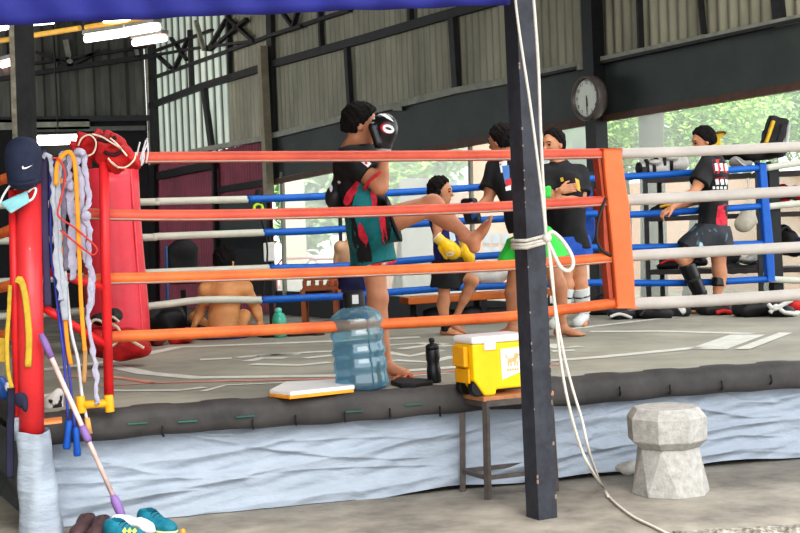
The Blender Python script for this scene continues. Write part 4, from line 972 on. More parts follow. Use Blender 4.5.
mb = MB(); M_lion = mat('sticker_print', (246, 190, 130), .5, var=.05)
def lp(pts, ox=.2, oz=.185, s=.0105): mb.poly([cb(ox + x * s, -.0065, oz + z * s) for x, z in pts])
lp([(-3, -1), (2, -1), (2.6, .6), (1.4, 1.2), (-2.6, .9)]); lp([(1.4, .4), (3.2, .6), (3.8, 2.4), (2.8, 3.6), (1.2, 3.2), (.8, 1.6)]); lp([(3.2, 2), (4.6, 2), (4.4, 2.8), (3.4, 3)])
for x, s2 in ((-2.8, -.4), (-1.6, .2), (1, -.2), (2.2, .5)): lp([(x, -.8), (x + .8, -.8), (x + .9 + s2, -3.2), (x + s2, -3.2)])
lp([(-3, .6), (-4.2, 1.6), (-4.4, 3.4), (-3.8, 3.4), (-3.6, 2), (-2.6, .9)])
for i in range(5): lp([(-3.6 + i * 1.5, -5.6), (-2.6 + i * 1.5, -5.6), (-2.6 + i * 1.5, -4.5), (-3.6 + i * 1.5, -4.5)])
mb.build('emblem', M_lion, t)

# ------------------------------------------------------------------ big post and white line tied to it
M_post = mat('post_charcoal', (64, 66, 75), .55, var=.3, scale=7, col2=(44, 45, 52), bump=.1)
M_chip = mat('paint_chips', (150, 130, 116), .8)
pb = onz(543.5, 520.5, 0); Yp = pb.y
top = at(519.6, -25, Yp)
t = thing('steel_post', 'tall charcoal steel post with chipped edges before the ring', 'post', V((pb.x, pb.y, 0)))
d = (top - V((pb.x, pb.y, 0))); ang = math.radians(29); wx = V((math.cos(ang), math.sin(ang), 0)); wy = V((-math.sin(ang), math.cos(ang), 0)); ww = .112
mb = MB(); lo_ = V((pb.x, pb.y, 0)) + V((0, .08, 0)); hi_ = lo_ + d
vs = [e + wx * (ww / 2 * i) + wy * (ww / 2 * j) for e in (lo_, hi_) for i, j in ((-1, -1), (1, -1), (1, 1), (-1, 1))]
mb._add(vs, [(0, 3, 2, 1), (4, 5, 6, 7), (0, 1, 5, 4), (1, 2, 6, 5), (2, 3, 7, 6), (3, 0, 4, 7)])
mb.mi = 1
for i in range(46):
    f = random.random(); e = lo_.lerp(hi_, f) + wx * (ww / 2 * random.choice((1, 1, -1))) - wy * (ww / 2); s2 = random.uniform(.003, .008) * (1.4 if f < .15 else 1); e += (lo_.lerp(hi_, f) - e).normalized() * s2 * .55
    mb.box(e, (s2, s2, s2 * random.uniform(1, 2.4)), Matrix.Rotation(ang, 3, 'Z'))
mb.build('shaft', [M_post, M_chip], t)
M_cordw = mat('cord_cotton', (206, 199, 189), .8, var=.1, scale=60)
def PA(px, py, dy=-.1): return at(px, py, Yp + dy)
t = thing('white_line', 'white cord tied around the charcoal post with loose ends to the floor', 'cord', PA(546, 238))
for k_, (ya, yb) in enumerate(((235, 236), (239, 238), (242, 240))):
    mb = MB(); c2 = lo_.lerp(hi_, (517 - ya) / 542); q = []
    for i, j in ((-1.15, -1.15), (1.15, -1.15), (1.15, 1.15), (-1.15, 1.15)): q.append(c2 + wx * (ww / 2 * i) + wy * (ww / 2 * j) + V((0, 0, .01 * i)))
    mb.tube(q, .009, 8, closed=True); mb.build('wrap', M_cordw, t, True)
MB().tube([PA(513, -20, -.13), PA(519, 30, -.13), PA(531, 110, -.13), PA(540, 180, -.13), PA(545, 225, -.1), PA(546, 238, -.1)], .007, 8, sub=4).build('upper_cord', M_cordw, t, True)
MB().tube([PA(532, -20, -.06), PA(538, 60, -.06), PA(541, 140, -.06), PA(545, 220, -.08), PA(546, 238, -.08)], .008, 8, sub=4).build('upper_cord', M_cordw, t, True)
MB().tube([PA(546, 238), PA(552, 232), PA(562, 240), PA(571, 254), (PA(573, 265)), PA(568, 271), PA(560, 266), PA(552, 250), PA(547, 240)], .01, 8, sub=5).build('loop', M_cordw, t, True)
e1 = [PA(547, 240), PA(551, 262), PA(556, 320), PA(562, 370), PA(570, 410), PA(580, 445, -.06), PA(590, 468, -.02)]
g1 = [onz(603, 487, .012), onz(612, 500, .01), onz(632, 516, .01), onz(650, 525, .01), onz(668, 534, .01)]
MB().tube(e1 + g1, .0075, 8, sub=4).build('loose_end', M_cordw, t, True)
e2 = [PA(548, 241), PA(553, 290), PA(563, 350), PA(573, 390), PA(582, 420), PA(590, 455, -.02), onz(601, 484, .013), onz(608, 497, .012)]
MB().tube(e2, .0068, 8, sub=4).build('loose_end', M_cordw, t, True)
MB().ball(PA(547, 238), .024, 10).build('knot', M_cordw, t, True)

# ------------------------------------------------------------------ concrete stool block
M_block = mat('cast_concrete', (188, 185, 180), .85, var=.12, scale=24, col2=(160, 157, 152), bump=.25, bscale=60)
cb0 = onz(671, 492, 0); s_ = 1400 / cb0.y; px = 1 / s_
t = thing('concrete_block', 'faceted octagonal concrete seat block before the silver tarp', 'seat', V((cb0.x, cb0.y, 0)))
def octo(r, z, off, dx=0): return [V((cb0.x + dx + r * math.cos(math.pi / 4 * i + off), cb0.y + r * math.sin(math.pi / 4 * i + off), z)) for i in range(8)]
o1 = math.pi / 8
zr = lambda y: (499 - y) * px * .985
base_ = octo(39.5 * px, 0, o1 + math.pi / 8); waist = octo(31 * px, zr(452), o1, -.008)
mb = MB(); fs = [tuple(range(7, -1, -1))]
for i in range(8): fs += [(i, (i + 1) % 8, 8 + (i + 1) % 8), (i, 8 + (i + 1) % 8, 8 + i)]
fs.append(tuple(range(8, 16))); mb._add(base_ + waist, fs); mb.build('base', M_block, t, bevel=.004)
rings = [octo(31 * px, zr(452), o1, -.008), octo(40 * px, zr(444), o1, -.01), octo(40.5 * px, zr(421), o1, -.012), octo(33 * px, zr(411), o1, -.014)]
mb = MB(); fs = [tuple(range(7, -1, -1))]
for k_ in range(3):
    for i in range(8): fs.append((8 * k_ + i, 8 * k_ + (i + 1) % 8, 8 * k_ + 8 + (i + 1) % 8, 8 * k_ + 8 + i))
fs.append(tuple(range(24, 32))); mb._add(sum(rings, []), fs); mb.build('head', M_block, t, bevel=.005)
# something white under the tarp edge beside the block
lump('cloth_scrap', 'crumpled white scrap under the tarp edge beside the concrete block', 'scrap', [(626, 468, 9, 5, .05), (631, 464, 6, 4, .04)], 7.95, mat('scrap', (206, 202, 196), .7, var=.2), .006, 40, h=.007)
# rough kerb bottom right
def kb(u, v):
    a = onz(672 + 150 * u, 531 - 8 * u, 0); b_ = onz(690 + 150 * u, 552 - 6 * u, 0); p = a.lerp(b_, v)
    return p + V((0, 0, .022 * math.sin(math.pi * v) * (1 + .3 * math.sin(u * 23 + v * 4) + .25 * math.sin(u * 57 - v * 7) + .2 * math.sin(u * 131 + v * 15))))
k[0] += 1; tag(MB().grid(kb, 90, 8).build('trim_%d' % k[0], mat('rough_kerb', (190, 184, 174), .9, var=.5, scale=16, col2=(88, 86, 82), bump=.5, bscale=30)), kind='structure')
# left dark column
a = at(31, 330, 13.2); a.z = 0; b_ = at(21, -8, 13.2)
t = thing('steel_column', 'dark steel roof column with a pale worn edge at the left', 'column', a); t['kind'] = 'thing'
MB().bar(a, b_, .17, .17, up=V((0, 1, 0))).build('shaft', M_dark, t)
q = V((-.075, -.09, 0)); MB().bar(a + q, b_ + q, .045, .02, up=V((0, 1, 0))).build('worn_edge', mat('worn_edge', (150, 144, 128), .7, var=.4, scale=10), t)
# blue cloth band across the top
M_blue = mat('valance_blue', (46, 50, 132), .7, var=.12, scale=4)
Yv = 6.6
def vf(u, v):
    p = at(-30 + 540 * u, 27 - 22 * u - 1 * math.sin(math.pi * u) + .5 * math.sin(u * 25), Yv)
    return p + V((0, .012 * math.sin(u * 60 + v * 4) - .04 * math.sin(math.pi * v), .3 * v))
t = thing('blue_valance', 'blue cloth band hanging along the top of the picture', 'valance', at(240, 14, Yv))
MB().grid(vf, 120, 8).build('cloth', M_blue, t, True, solid=.004)
MB().tube([at(-30, -42, Yv + .02), at(525, -62, Yv + .02)], .03, 8).build('rail', M_dark, t)
# ------------------------------------------------------------------ people
M_skin = mat('skin_tan', (192, 136, 104), .5, var=.1, scale=9, col2=(176, 118, 88)); M_skin2 = mat('skin_light', (206, 148, 112), .5, var=.1, scale=9, col2=(188, 128, 96)); M_skin3 = mat('skin_brown', (234, 170, 114), .5, var=.1, scale=9, col2=(214, 150, 98))
M_hair = mat('hair_black', (27, 23, 22), .85, spec=.2, var=.3, scale=60, bump=.3, bscale=120)
M_eye = mat('eye_dark', (30, 22, 20), .3); M_lash = mat('brow_black', (28, 22, 20), .8)
def hand(wr, fd, pn, size=1.0, curl=.35, side=1, h=.0045):
    """palm with four unequal bent fingers and a thumb off the side of the palm; pn = back of the hand"""
    f, l, u = frame(fd, pn); w_ = V(wr); z = size
    lo, hi = bbox([w_ - f * .02, w_ + f * .2 * z], .07 * z); S = Sdf(lo, hi, h)
    S.cone(w_ - f * .03 * z, w_ + f * .02 * z, .024 * z, .026 * z, flat=(u, .7))
    S.rbox(w_ + f * .052 * z, (.046 * z, .04 * z, .0145 * z), .013 * z, cols(f, l, u), k=.02)
    for i, (o, ln) in enumerate(((.03, .068), (.0105, .078), (-.0095, .073), (-.029, .056))):
        b = w_ + f * .093 * z + l * o * z * side + u * .002; a1 = curl * (.6 + .15 * i); a2 = a1 + curl * 1.5
        m_ = b + (f * math.cos(a1) - u * math.sin(a1)) * ln * .5 * z; e = m_ + (f * math.cos(a2) - u * math.sin(a2)) * ln * .5 * z
        S.cone(b, m_, .0088 * z, .0082 * z, k=.006); S.cone(m_, e, .0082 * z, .007 * z, k=.004)
    b = w_ + f * .025 * z + l * .034 * z * side; m_ = b + (f * .75 + l * .62 * side - u * .25).normalized() * .038 * z; e = m_ + (f * .92 + l * .2 * side - u * .3).normalized() * .03 * z
    S.cone(b, m_, .0125 * z, .0105 * z, k=.012); S.cone(m_, e, .0105 * z, .008 * z, k=.005)
    return S
def foot(an, fd, up, size=1.0, side=1, h=.006):
    f, l, u = frame(fd, up); a = V(an); z = size
    lo, hi = bbox([a - f * .08 * z, a + f * .2 * z, a - u * .09 * z], .05 * z); S = Sdf(lo, hi, h)
    S.cone(a + u * .04 * z, a - u * .02 * z, .036 * z, .037 * z, k=.02)
    S.ell(a - f * .035 * z - u * .045 * z, (.036 * z, .031 * z, .034 * z), cols(f, l, u), k=.03)
    S.cone(a - u * .02 * z + f * .01 * z, a + f * .115 * z - u * .058 * z, .034 * z, .02 * z, k=.03)
    S.ell(a + f * .09 * z - u * .06 * z, (.06 * z, .042 * z, .02 * z), cols(f, l, u), k=.03)
    for i, (o, r, ln) in enumerate(((.029, .0135, .052), (.009, .0098, .05), (-.008, .0092, .042), (-.022, .0088, .033), (-.034, .0082, .022))):
        b = a + f * .125 * z + l * o * z * side - u * .066 * z; S.cone(b - f * .015, b + f * ln * z * .75, r * z, r * .92 * z, k=.006)
    S.cut(a - u * .082 * z, -u); return S
def body(t, J, fdH, upH, fdT, skin, b=1.0, hs=1.0, h=.009, feet=(), hands=(), name='body', build=1.0):
    allp = [J[k_] for k_ in J if k_[:4] != 'calf']; lo, hi = bbox(allp, .2); S = Sdf(lo, hi, h); b = b * build
    c = V(J['head']); f, l, u = frame(fdH, upH); Rm = cols(f, l, u); z = hs
    if 'chest' in J:
        fT = V(fdT).normalized()
        P, Wt, Cs = V(J['pelvis']), V(J['waist']), V(J['chest'])
        S.cone(P, Wt, .15 * b, .128 * b, k=.04, flat=(fT, .74)); S.cone(Wt, Cs, .128 * b, .155 * b, k=.05, flat=(fT, .7))
        for s in 'LR':
            if 'sh' + s in J:
                S.cone(Cs + (V(J['neck']) - Cs) * .45, J['sh' + s], .085 * b, .062 * b, k=.05); S.ell(J['sh' + s], (.066 * b,) * 3, k=.04)
        S.cone(J['neck'], c - u * .05 * z - f * .018 * z, .058 * b, .052 * z, k=.03); S.cone(Cs, J['neck'], .1 * b, .06 * b, k=.05)
    S.ell(c + u * .02 * z - f * .012 * z, (.096 * z, .075 * z, .094 * z), Rm, k=.02); S.ell(c + f * .028 * z - u * .032 * z, (.064 * z, .06 * z, .084 * z), Rm, k=.03)
    S.ell(c + f * .045 * z - u * .083 * z, (.038 * z, .038 * z, .03 * z), Rm, k=.03)
    S.cone(c + f * .086 * z + u * .008 * z, c + f * .108 * z - u * .03 * z, .009 * z, .0145 * z, k=.012)
    S.ell(c + f * .09 * z - u * .064 * z, (.012 * z, .022 * z, .01 * z), Rm, k=.008)
    S.cone(c + f * .078 * z + u * .026 * z + l * .03 * z, c + f * .078 * z + u * .026 * z - l * .03 * z, .014 * z, k=.02)
    for q in (-1, 1): S.ell(c + l * .076 * z * q - u * .015 * z - f * .008 * z, (.02 * z, .009 * z, .03 * z), Rm, k=.006)
    for s in 'LR':
        if 'el' + s in J:
            a, e, w_ = V(J['sh' + s]), V(J['el' + s]), V(J['wr' + s])
            S.cone(a, e, .052 * b, .04 * b, k=.03); S.cone(a.lerp(e, .45), a.lerp(e, .6), .05 * b, .047 * b, k=.03); S.cone(e, w_, .041 * b, .027 * b, k=.02); S.cone(e.lerp(w_, .15), e.lerp(w_, .4), .044 * b, .04 * b, k=.03)
        if 'hip' + s in J and 'kn' + s in J:
            a, e, w_ = V(J['hip' + s]), V(J['kn' + s]), V(J['an' + s])
            S.cone(a, e, .092 * b, .058 * b, k=.04); S.ell(e, (.057 * b,) * 3, k=.03); S.cone(e, w_, .052 * b, .035 * b, k=.03)
            cv = e.lerp(w_, .3); bk = V(J.get('calf' + s, (0, 0, 0))); S.cone(e.lerp(w_, .18) + bk * .022, e.lerp(w_, .42) + bk * .018, .054 * b, .047 * b, k=.035)
    parts = [S] + [foot(*a[:1], **dict(fd=a[1], up=a[2], size=a[3], side=a[4])) for a in feet] + [hand(*a) for a in hands]
    o = sdf_obj(name, parts, skin, t)
    for q in (-1, 1):
        MB().ball(c + f * .083 * z + l * .031 * z * q - u * .0 * z, (.011 * z, .015 * z, .009 * z), 10, Rm).build('eye', M_eye, o, True)
        e = [c + f * .092 * z + l * .014 * z * q + u * .022 * z, c + f * .089 * z + l * .034 * z * q + u * .027 * z, c + f * .077 * z + l * .05 * z * q + u * .02 * z]
        MB().tube(e, .0042 * z, 6, sub=3).build('eyebrow', M_lash, o, True)
    return o
def hair(t, c, fdH, upH, hs=1.0, m=None, vol=1.0, low=.055, h=.007, tuft=.0022):
    f, l, u = frame(fdH, upH); Rm = cols(f, l, u); z = hs; c = V(c)
    lo, hi = bbox([c], .17 * z); S = Sdf(lo, hi, h)
    S.ell(c + u * .03 * z - f * .016 * z, (.106 * z * vol, .085 * z * vol, .1 * z * vol), Rm, k=0); S.ell(c - u * .015 * z - f * .05 * z, (.062 * z, .072 * z, .075 * z), Rm, k=.03)
    S.wrinkle(tuft, 90, dirs=((1, .4, .6), (-.5, 1, .7)))
    S.cut(c + f * .052 * z + u * .052 * z, f * .85 - u * .5); S.cut(c + f * .008 * z - u * .0 * z, f * .72 - u * .42); S.cut(c - u * low * z - f * .03 * z, -u); S.wrinkle(.0028, 150, dirs=((1, .6, .5), (.3, -1, .8)))
    return sdf_obj('hair', S, m or M_hair, t)
def shirt(t, J, fdT, m, hem, hemn, sl=(.55, .55), b=1.0, inf=.02, name='shirt', h=.009, wr=.004, skirt_=.0, open_neck=True, fr=26):
    lo, hi = bbox([J[k_] for k_ in J if k_[:2] in ('sh', 'el', 'ch', 'wa', 'pe', 'ne')], .22); S = Sdf(lo, hi, h); fT = V(fdT).normalized()
    P, Wt, Cs, Nk = V(J['pelvis']), V(J['waist']), V(J['chest']), V(J['neck'])
    S.cone(P + (P - Wt) * .35, Wt, (.155 + skirt_) * b + inf, .135 * b + inf, k=.04, flat=(fT, .76)); S.cone(Wt, Cs, .135 * b + inf, .155 * b + inf, k=.05, flat=(fT, .72))
    for s, q in zip('LR', sl):
        if 'sh' + s not in J: continue
        S.cone(Cs + (Nk - Cs) * .45, J['sh' + s], .085 * b + inf, .064 * b + inf, k=.05)
        if q > 0:
            a, e = V(J['sh' + s]), V(J['el' + s]); S.cone(a - (e - a) * .08, a.lerp(e, q), .062 * b + inf, .056 * b + inf * 1.5, k=.03, cap=True)
    S.cone(Cs, Nk, .1 * b + inf, .062 * b + inf * .6, k=.04)
    S.wrinkle(wr, fr, ph=P.x * 7)
    S.cut(hem, hemn)
    if open_neck: S.cut(Nk + (Nk - Cs) * .2, (Nk - Cs))
    return sdf_obj(name, S, m, t)
def shorts(t, J, fdT, m, ln=(.5, .5), b=1.0, inf=.02, flare=.03, h=.009, name='shorts', wr=.004, top=.06, fr=24):
    lo, hi = bbox([J[k_] for k_ in J if k_[:2] in ('hi', 'kn', 'pe', 'wa')], .24); S = Sdf(lo, hi, h); fT = V(fdT).normalized()
    P, Wt = V(J['pelvis']), V(J['waist']); up = (Wt - P).normalized()
    S.cone(P - up * .02, P + up * top, .155 * b + inf, .145 * b + inf, k=.05, flat=(fT, .78))
    for s, q in zip('LR', ln):
        if 'kn' + s in J:
            a, e = V(J['hip' + s]), V(J['kn' + s]); S.cone(a, a.lerp(e, q), .1 * b + inf, .085 * b + inf + flare, k=.05, cap=True)
    S.wrinkle(wr, fr, ph=P.x * 5); S.cut(P + up * top, up)
    return sdf_obj(name, S, m, t)
def band_(t, name, p, q, r1, r2, m, h=.008, wr=.0, flat=None):
    lo, hi = bbox([p, q], max(r1, r2) + .03); S = Sdf(lo, hi, h); S.cone(p, q, r1, r2, k=0, cap=True, capp=True, flat=flat)
    if wr: S.wrinkle(wr, 60)
    return sdf_obj(name, S, m, t)

def jag(poly, j=1.2):
    out = []
    for i in range(len(poly)):
        a, b_ = poly[i], poly[(i + 1) % len(poly)]
        out += [a, ((a[0] + b_[0]) / 2 + random.uniform(-j, j), (a[1] + b_[1]) / 2 + random.uniform(-j, j))]
    return out
M_tealp = mat('print_teal', (18, 116, 120), .7, var=.1, scale=30); M_crim = mat('print_crimson', (206, 46, 68), .7, var=.3, scale=30); M_blp = mat('print_black', (28, 28, 32), .7)
# ---- the kicking boxer
Yk = 8.3
def K(x, y, d=0): return at(x + 1.8, y + 1, Yk + d)
J = dict(head=K(360, 124), neck=K(352, 149), chest=K(355, 168), waist=K(362, 200), pelvis=K(367, 224), shR=K(352, 160, -.16), shL=K(359, 157, .16),
         elR=K(378, 187, -.2), wrR=K(383, 156, -.14), elL=K(343, 178, .2), wrL=K(336, 170, .1), hipR=K(374, 224, -.09), hipL=K(367, 228, .09), knR=K(431, 204, -.12), anR=K(468, 238, -.1),
         knL=K(376, 297, .09), anL=K(384, 366, .08))
J['calfR'] = V((-.6, 0, -.8)); J['calfL'] = V((-1, 0, 0))
ftz = deck(384, 380); J['anL'] = V((J['anL'].x, J['anL'].y, DZ + .082))
t = thing('person', 'boxer in black and teal kit kicking high with one leg', 'person', V((J['anL'].x, J['anL'].y, DZ)))
hd = J['head']; fH = V((1, .05, -.22)); uH = V((.15, 0, 1))
body(t, J, fH, uH, (1, -.35, 0), M_skin, hs=1.0, h=.008, feet=[(J['anL'], (1, -.25, 0), (0, 0, 1), 1.0, -1), (J['anR'], (.42, -.1, .9), (-.9, 0, .43), 1.0, 1)])
hair(t, hd, fH, uH, 1.03, vol=1.05)
M_ks = camo('kit_shirt', (26, 26, 28), [], rough=.75)
def vert_camo(name, z_lo, z_hi, cols_, base=(26, 26, 28), sc=5, seed=0):
    """cloth print: coloured noise patches that thin out with height"""
    m = mat(name, base, .7, var=.1, scale=30, bump=.15, bscale=25); N, L, b = nodes(m); cur = b.inputs['Base Color'].links[0].from_socket
    tc = N.new('ShaderNodeTexCoord'); sx = N.new('ShaderNodeSeparateXYZ'); L.new(tc.outputs['Object'], sx.inputs[0])
    mr = N.new('ShaderNodeMapRange'); mr.inputs['From Min'].default_value = z_lo; mr.inputs['From Max'].default_value = z_hi; mr.inputs['To Min'].default_value = .3; mr.inputs['To Max'].default_value = -.35; L.new(sx.outputs['Z'], mr.inputs['Value'])
    for i, (c, th) in enumerate(cols_):
        mp = N.new('ShaderNodeMapping'); mp.inputs['Location'].default_value = (seed + 3.1 * i, 1.7 * i, .6 * i); mp.inputs['Scale'].default_value = (1.2, 1.2, .55); L.new(tc.outputs['Object'], mp.inputs[0])
        nz = N.new('ShaderNodeTexNoise'); nz.inputs['Scale'].default_value = sc; nz.inputs['Detail'].default_value = 4; L.new(mp.outputs[0], nz.inputs[0])
        ad = N.new('ShaderNodeMath'); L.new(nz.outputs['Fac'], ad.inputs[0]); L.new(mr.outputs[0], ad.inputs[1])
        cr = N.new('ShaderNodeValToRGB'); cr.color_ramp.elements[0].position = th; cr.color_ramp.elements[1].position = th + .06; L.new(ad.outputs[0], cr.inputs[0])
        mx = N.new('ShaderNodeMix'); mx.data_type = 'RGBA'; L.new(cr.outputs[0], mx.inputs['Factor']); L.new(cur, mx.inputs['A']); mx.inputs['B'].default_value = (*lin(c), 1); cur = mx.outputs['Result']
    L.new(cur, b.inputs['Base Color']); return m
zt_ = K(355, 164).z - DZ; zb_ = K(360, 206).z - DZ
M_ks = vert_camo('kit_shirt_print', zb_, zt_, [], sc=10, seed=2)
hm = K(365, 216)
sh_ = shirt(t, J, (1, -.35, 0), M_ks, hm, (0, 0, -1), (.72, .5), inf=.018)
M_ko = camo('kit_shorts_print', (18, 112, 116), [((22, 96, 102), .5, 7)], seed=1.5)
so_ = shorts(t, J, (1, -.35, 0), M_ko, (.5, .3), inf=.015, flare=.04, top=.09)
decal('black_print', so_, [jag([(348, 214), (354, 216), (358, 232), (362, 252), (364, 263), (358, 262), (352, 240)]), jag([(361, 226), (366, 236), (371, 250), (372, 262), (365, 262), (361, 248), (358, 236)]), jag([(384, 212), (390, 211), (392, 226), (390, 240), (386, 244), (383, 228)])], M_blp, t, .005)
decal('crimson_print', so_, [jag([(360, 222), (364, 229), (368, 241), (366, 248), (361, 240), (358, 231)]), jag([(379, 214), (384, 213), (386, 228), (387, 246), (382, 240), (380, 226)])], M_crim, t, .008)
e1 = V(J['hipL']).lerp(V(J['knL']), .5); dd = (V(J['knL']) - V(J['hipL'])).normalized()
band_(t, 'hem_trim', e1 - dd * .002, e1 + dd * .014, .142, .143, camo('hem_print', (226, 214, 208), [((200, 40, 60), .5, 14)]))
e1 = V(J['hipR']).lerp(V(J['knR']), .3); dd = (V(J['knR']) - V(J['hipR'])).normalized()
band_(t, 'hem_trim', e1 - dd * .002, e1 + dd * .012, .142, .143, mat('hem_dark', (30, 30, 34), .7))
e1 = V(J['shR']).lerp(V(J['elR']), .72); dd = (V(J['elR']) - V(J['shR'])).normalized(); band_(t, 'sleeve_trim', e1 - dd * .002, e1 + dd * .01, .079, .08, mat('trim_red', (206, 44, 60), .7))
decal('sleeve_badge', sh_, [[(360.5, 161.5), (364, 158), (371.5, 163.5), (368, 167.5)], [(364.5, 162.5), (366.5, 161.5), (367.6, 163.5), (365.6, 164.6)]], [M_logo, mat('badge_red', (214, 30, 60), .6)], t, .004, [0, 1])
decal('teal_print', sh_, [jag([(357, 186), (363, 180), (369, 184), (373, 194), (376, 206), (377, 216), (356, 216), (352, 207)])], M_tealp, t, .004)
decal('crimson_print', sh_, [jag([(356, 181), (360, 183), (357, 192), (352, 201), (346, 206), (343, 202), (347, 192)]), jag([(370, 190), (373, 187), (377, 198), (378, 214), (374, 214), (372, 202)]), jag([(346, 209), (351, 205), (354, 215), (349, 216)])], M_crim, t, .006)
decal('shirt_logo', sh_, [[(337, 182), (339, 180.5), (341, 182.5), (339, 184.5)]], M_logo, t)
M_gb = mat('glove_black', (28, 28, 30), .32, var=.2, coat=.3); M_gw = mat('glove_white', (226, 224, 220), .4, var=.06)
g_, fist, cuff = glove('black boxing glove with a white oval badge raised before the face', K(381, 153.5, -.13), (.1, 0, 1), (.75, -.55, .0), .9, M_gb, mat('cuff_grey', (150, 146, 150), .5), mtrim=M_gw, side=-1)
def oval(cx, cy, rx, ry, n=12, rot=0): return [(cx + rx * math.cos(2 * math.pi * i / n) * math.cos(rot) - ry * math.sin(2 * math.pi * i / n) * math.sin(rot), cy + rx * math.cos(2 * math.pi * i / n) * math.sin(rot) + ry * math.sin(2 * math.pi * i / n) * math.cos(rot)) for i in range(n)]
decal('badge', fist, [oval(387, 128.5, 7, 4.8, rot=.35), oval(388.4, 128.9, 6.2, 4.3, rot=.35), oval(388.6, 128.6, 3.4, 1.3, rot=.35)], [mat('badge_red', (214, 30, 60), .6), M_logo, M_gb], g_, .004, [0, 1, 2])
decal('white_dot', fist, [oval(373.5, 118, 1.6, 1.6), [(378, 113.5), (384, 113), (390, 117), (394, 122), (389, 119.5), (383, 116)]], M_logo, g_, .004)
g_, fist, cuff = glove('black glove with red tape behind the back of the kicking boxer', K(338, 176, .06), (-.22, 0, -1), (-.8, -.6, 0), .74, mat('glove_black2', (44, 42, 46), .4), mat('glove_black2', (44, 42, 46), .4), mtrim=M_gw)
decal('white_patch', fist, [oval(331, 188, 1.6, 4), oval(333, 176, 2.5, 1.5)], M_logo, g_)

# ---- girl with a braid
Yg_ = 11.38
def G(x, y, d=0): return at(x, y, Yg_ + d)
J = dict(head=G(441, 191), neck=G(441, 206), chest=G(443, 222), waist=G(446, 246), pelvis=G(448, 266), shR=G(438, 214, -.1), shL=G(446, 213, .1), elR=G(437, 238, -.14), wrR=G(447, 244, -.16), elL=G(458, 236, .12), wrL=G(466, 246, .08),
         hipR=G(444, 270, -.06), hipL=G(451, 270, .06), knR=G(444, 301, -.04), anR=G(446, 327, -.04), knL=G(473, 281, .02), anL=G(453, 322, .08))
J['calfL'] = V((-.5, 0, -.5)); J['calfR'] = V((-1, 0, 0))
for s in 'R': J['an' + s] = V((J['an' + s].x, J['an' + s].y, DZ + .062))
J['anL'] = V((J['anL'].x, J['anL'].y, DZ + .09))
t = thing('person', 'girl with a dark braid and yellow gloves standing with bent knee', 'person', V((J['anR'].x, J['anR'].y, DZ)))
fH = V((1, -.25, -.12)); uH = V((.1, 0, 1))
body(t, J, fH, uH, (.9, -.45, 0), M_skin2, b=.72, hs=.9, h=.008, feet=[(J['anR'], (1, -.5, 0), (0, 0, 1), .78, 1), (J['anL'], (.9, -.3, -.25), (.25, 0, .9), .78, -1)])
hair(t, J['head'], fH, uH, .92, vol=1.07, low=.09)
br = [G(437.5, 192, -.085), G(438.5, 198, -.1), G(440.5, 203, -.11), G(442, 209, -.12)]
mb = MB()
for i in range(7):
    f_ = i / 6; p = spline(br, 4)[int(f_ * 12)]; mb.ball(p + V((.006 * (-1) ** i, 0, 0)), (.024 - .008 * f_, .022, .026 - .006 * f_), 10)
mb.build('braid', M_hair, t, True)
M_gs = camo('girl_shirt', (38, 44, 112), [((222, 226, 236), .66, 9), ((110, 150, 214), .64, 6)], seed=.4)
sh_ = shirt(t, J, (.9, -.45, 0), M_gs, G(447, 270), (0, 0, -1), (0, 0), b=.72, inf=.02, wr=.003)
decal('shirt_print', sh_, [[(448, 224), (452, 222), (456, 240), (452, 244)], [(452, 230), (460, 226), (460, 230), (453, 236)], [(449, 232), (451, 232), (454, 248), (451, 246)]], mat('print_pale', (206, 222, 240), .7), t)
shorts(t, J, (.9, -.45, 0), mat('shorts_black', (30, 30, 32), .8, bump=.2), (.62, .55), b=.78, inf=.022, flare=.03, top=.06)
M_ank = mat('ankle_black', (26, 26, 30), .8)
a = V(J['anR']); band_(t, 'ankle_wrap', a + V((0, 0, -.03)), a + V((0, 0, .09)), .042, .038, M_ank); a2 = V(J['anL']); k2 = V(J['knL']); d2 = (k2 - a2).normalized(); band_(t, 'ankle_wrap', a2 - d2 * .02, a2 + d2 * .05, .036, .034, mat('ankle_blue', (36, 92, 190), .7))
M_gy = mat('glove_yellow', (248, 196, 30), .38, var=.08, coat=.2)
g_, fist, cuff = glove('yellow boxing glove with a white badge on the near hand of the girl', G(439, 239, -.2), (.62, -.1, -.6), (.2, -1, .1), .8, M_gy, mat('cuff_yellow', (240, 206, 90), .4), mtrim=M_gw, group=None)
decal('badge', fist, [oval(450, 254, 4.2, 2.3, rot=-.2), oval(450, 254, 3, 1.4, rot=-.2)], [M_logo, mat('badge_gold', (232, 196, 120), .5)], g_, .005, [0, 1])
glove('yellow boxing glove on the far hand of the girl, partly hidden', G(462, 243, .06), (.35, 0, -1), (.6, -.8, 0), .72, M_gy, mat('cuff_yellow', (240, 206, 90), .4), mtrim=M_gw)

# ---- trainer behind the post
Yt = 10.8
def T(x, y, d=0): return at(x, y, Yt + d)
J = dict(head=T(501, 141), neck=T(510, 161), chest=T(513, 183), waist=T(523, 214), pelvis=T(531, 238), shL=T(497, 170, .06), shR=T(531, 168, -.08), elL=T(487, 203, .0), wrL=T(477, 209, -.12), elR=T(535, 204, -.16), wrR=T(520, 214, -.26),
         hipL=T(523, 244, .06), hipR=T(541, 242, -.08), knL=T(513, 292, .1), anL=T(513, 340, .12), knR=T(558, 284, -.08), anR=T(562, 322, -.02))
J['anL'] = V((J['anL'].x, J['anL'].y, DZ + .08)); J['anR'] = V((J['anR'].x, J['anR'].y, DZ + .08)); J['calfR'] = V((.5, .5, 0)); J['calfL'] = V((.5, .5, 0))
t = thing('person', 'trainer in black shirt and green shorts half hidden by the post', 'person', V(((J['anL'].x + J['anR'].x) / 2, Yt, DZ)))
fH = V((-.75, .65, -.12)); uH = V((-.1, 0, 1))
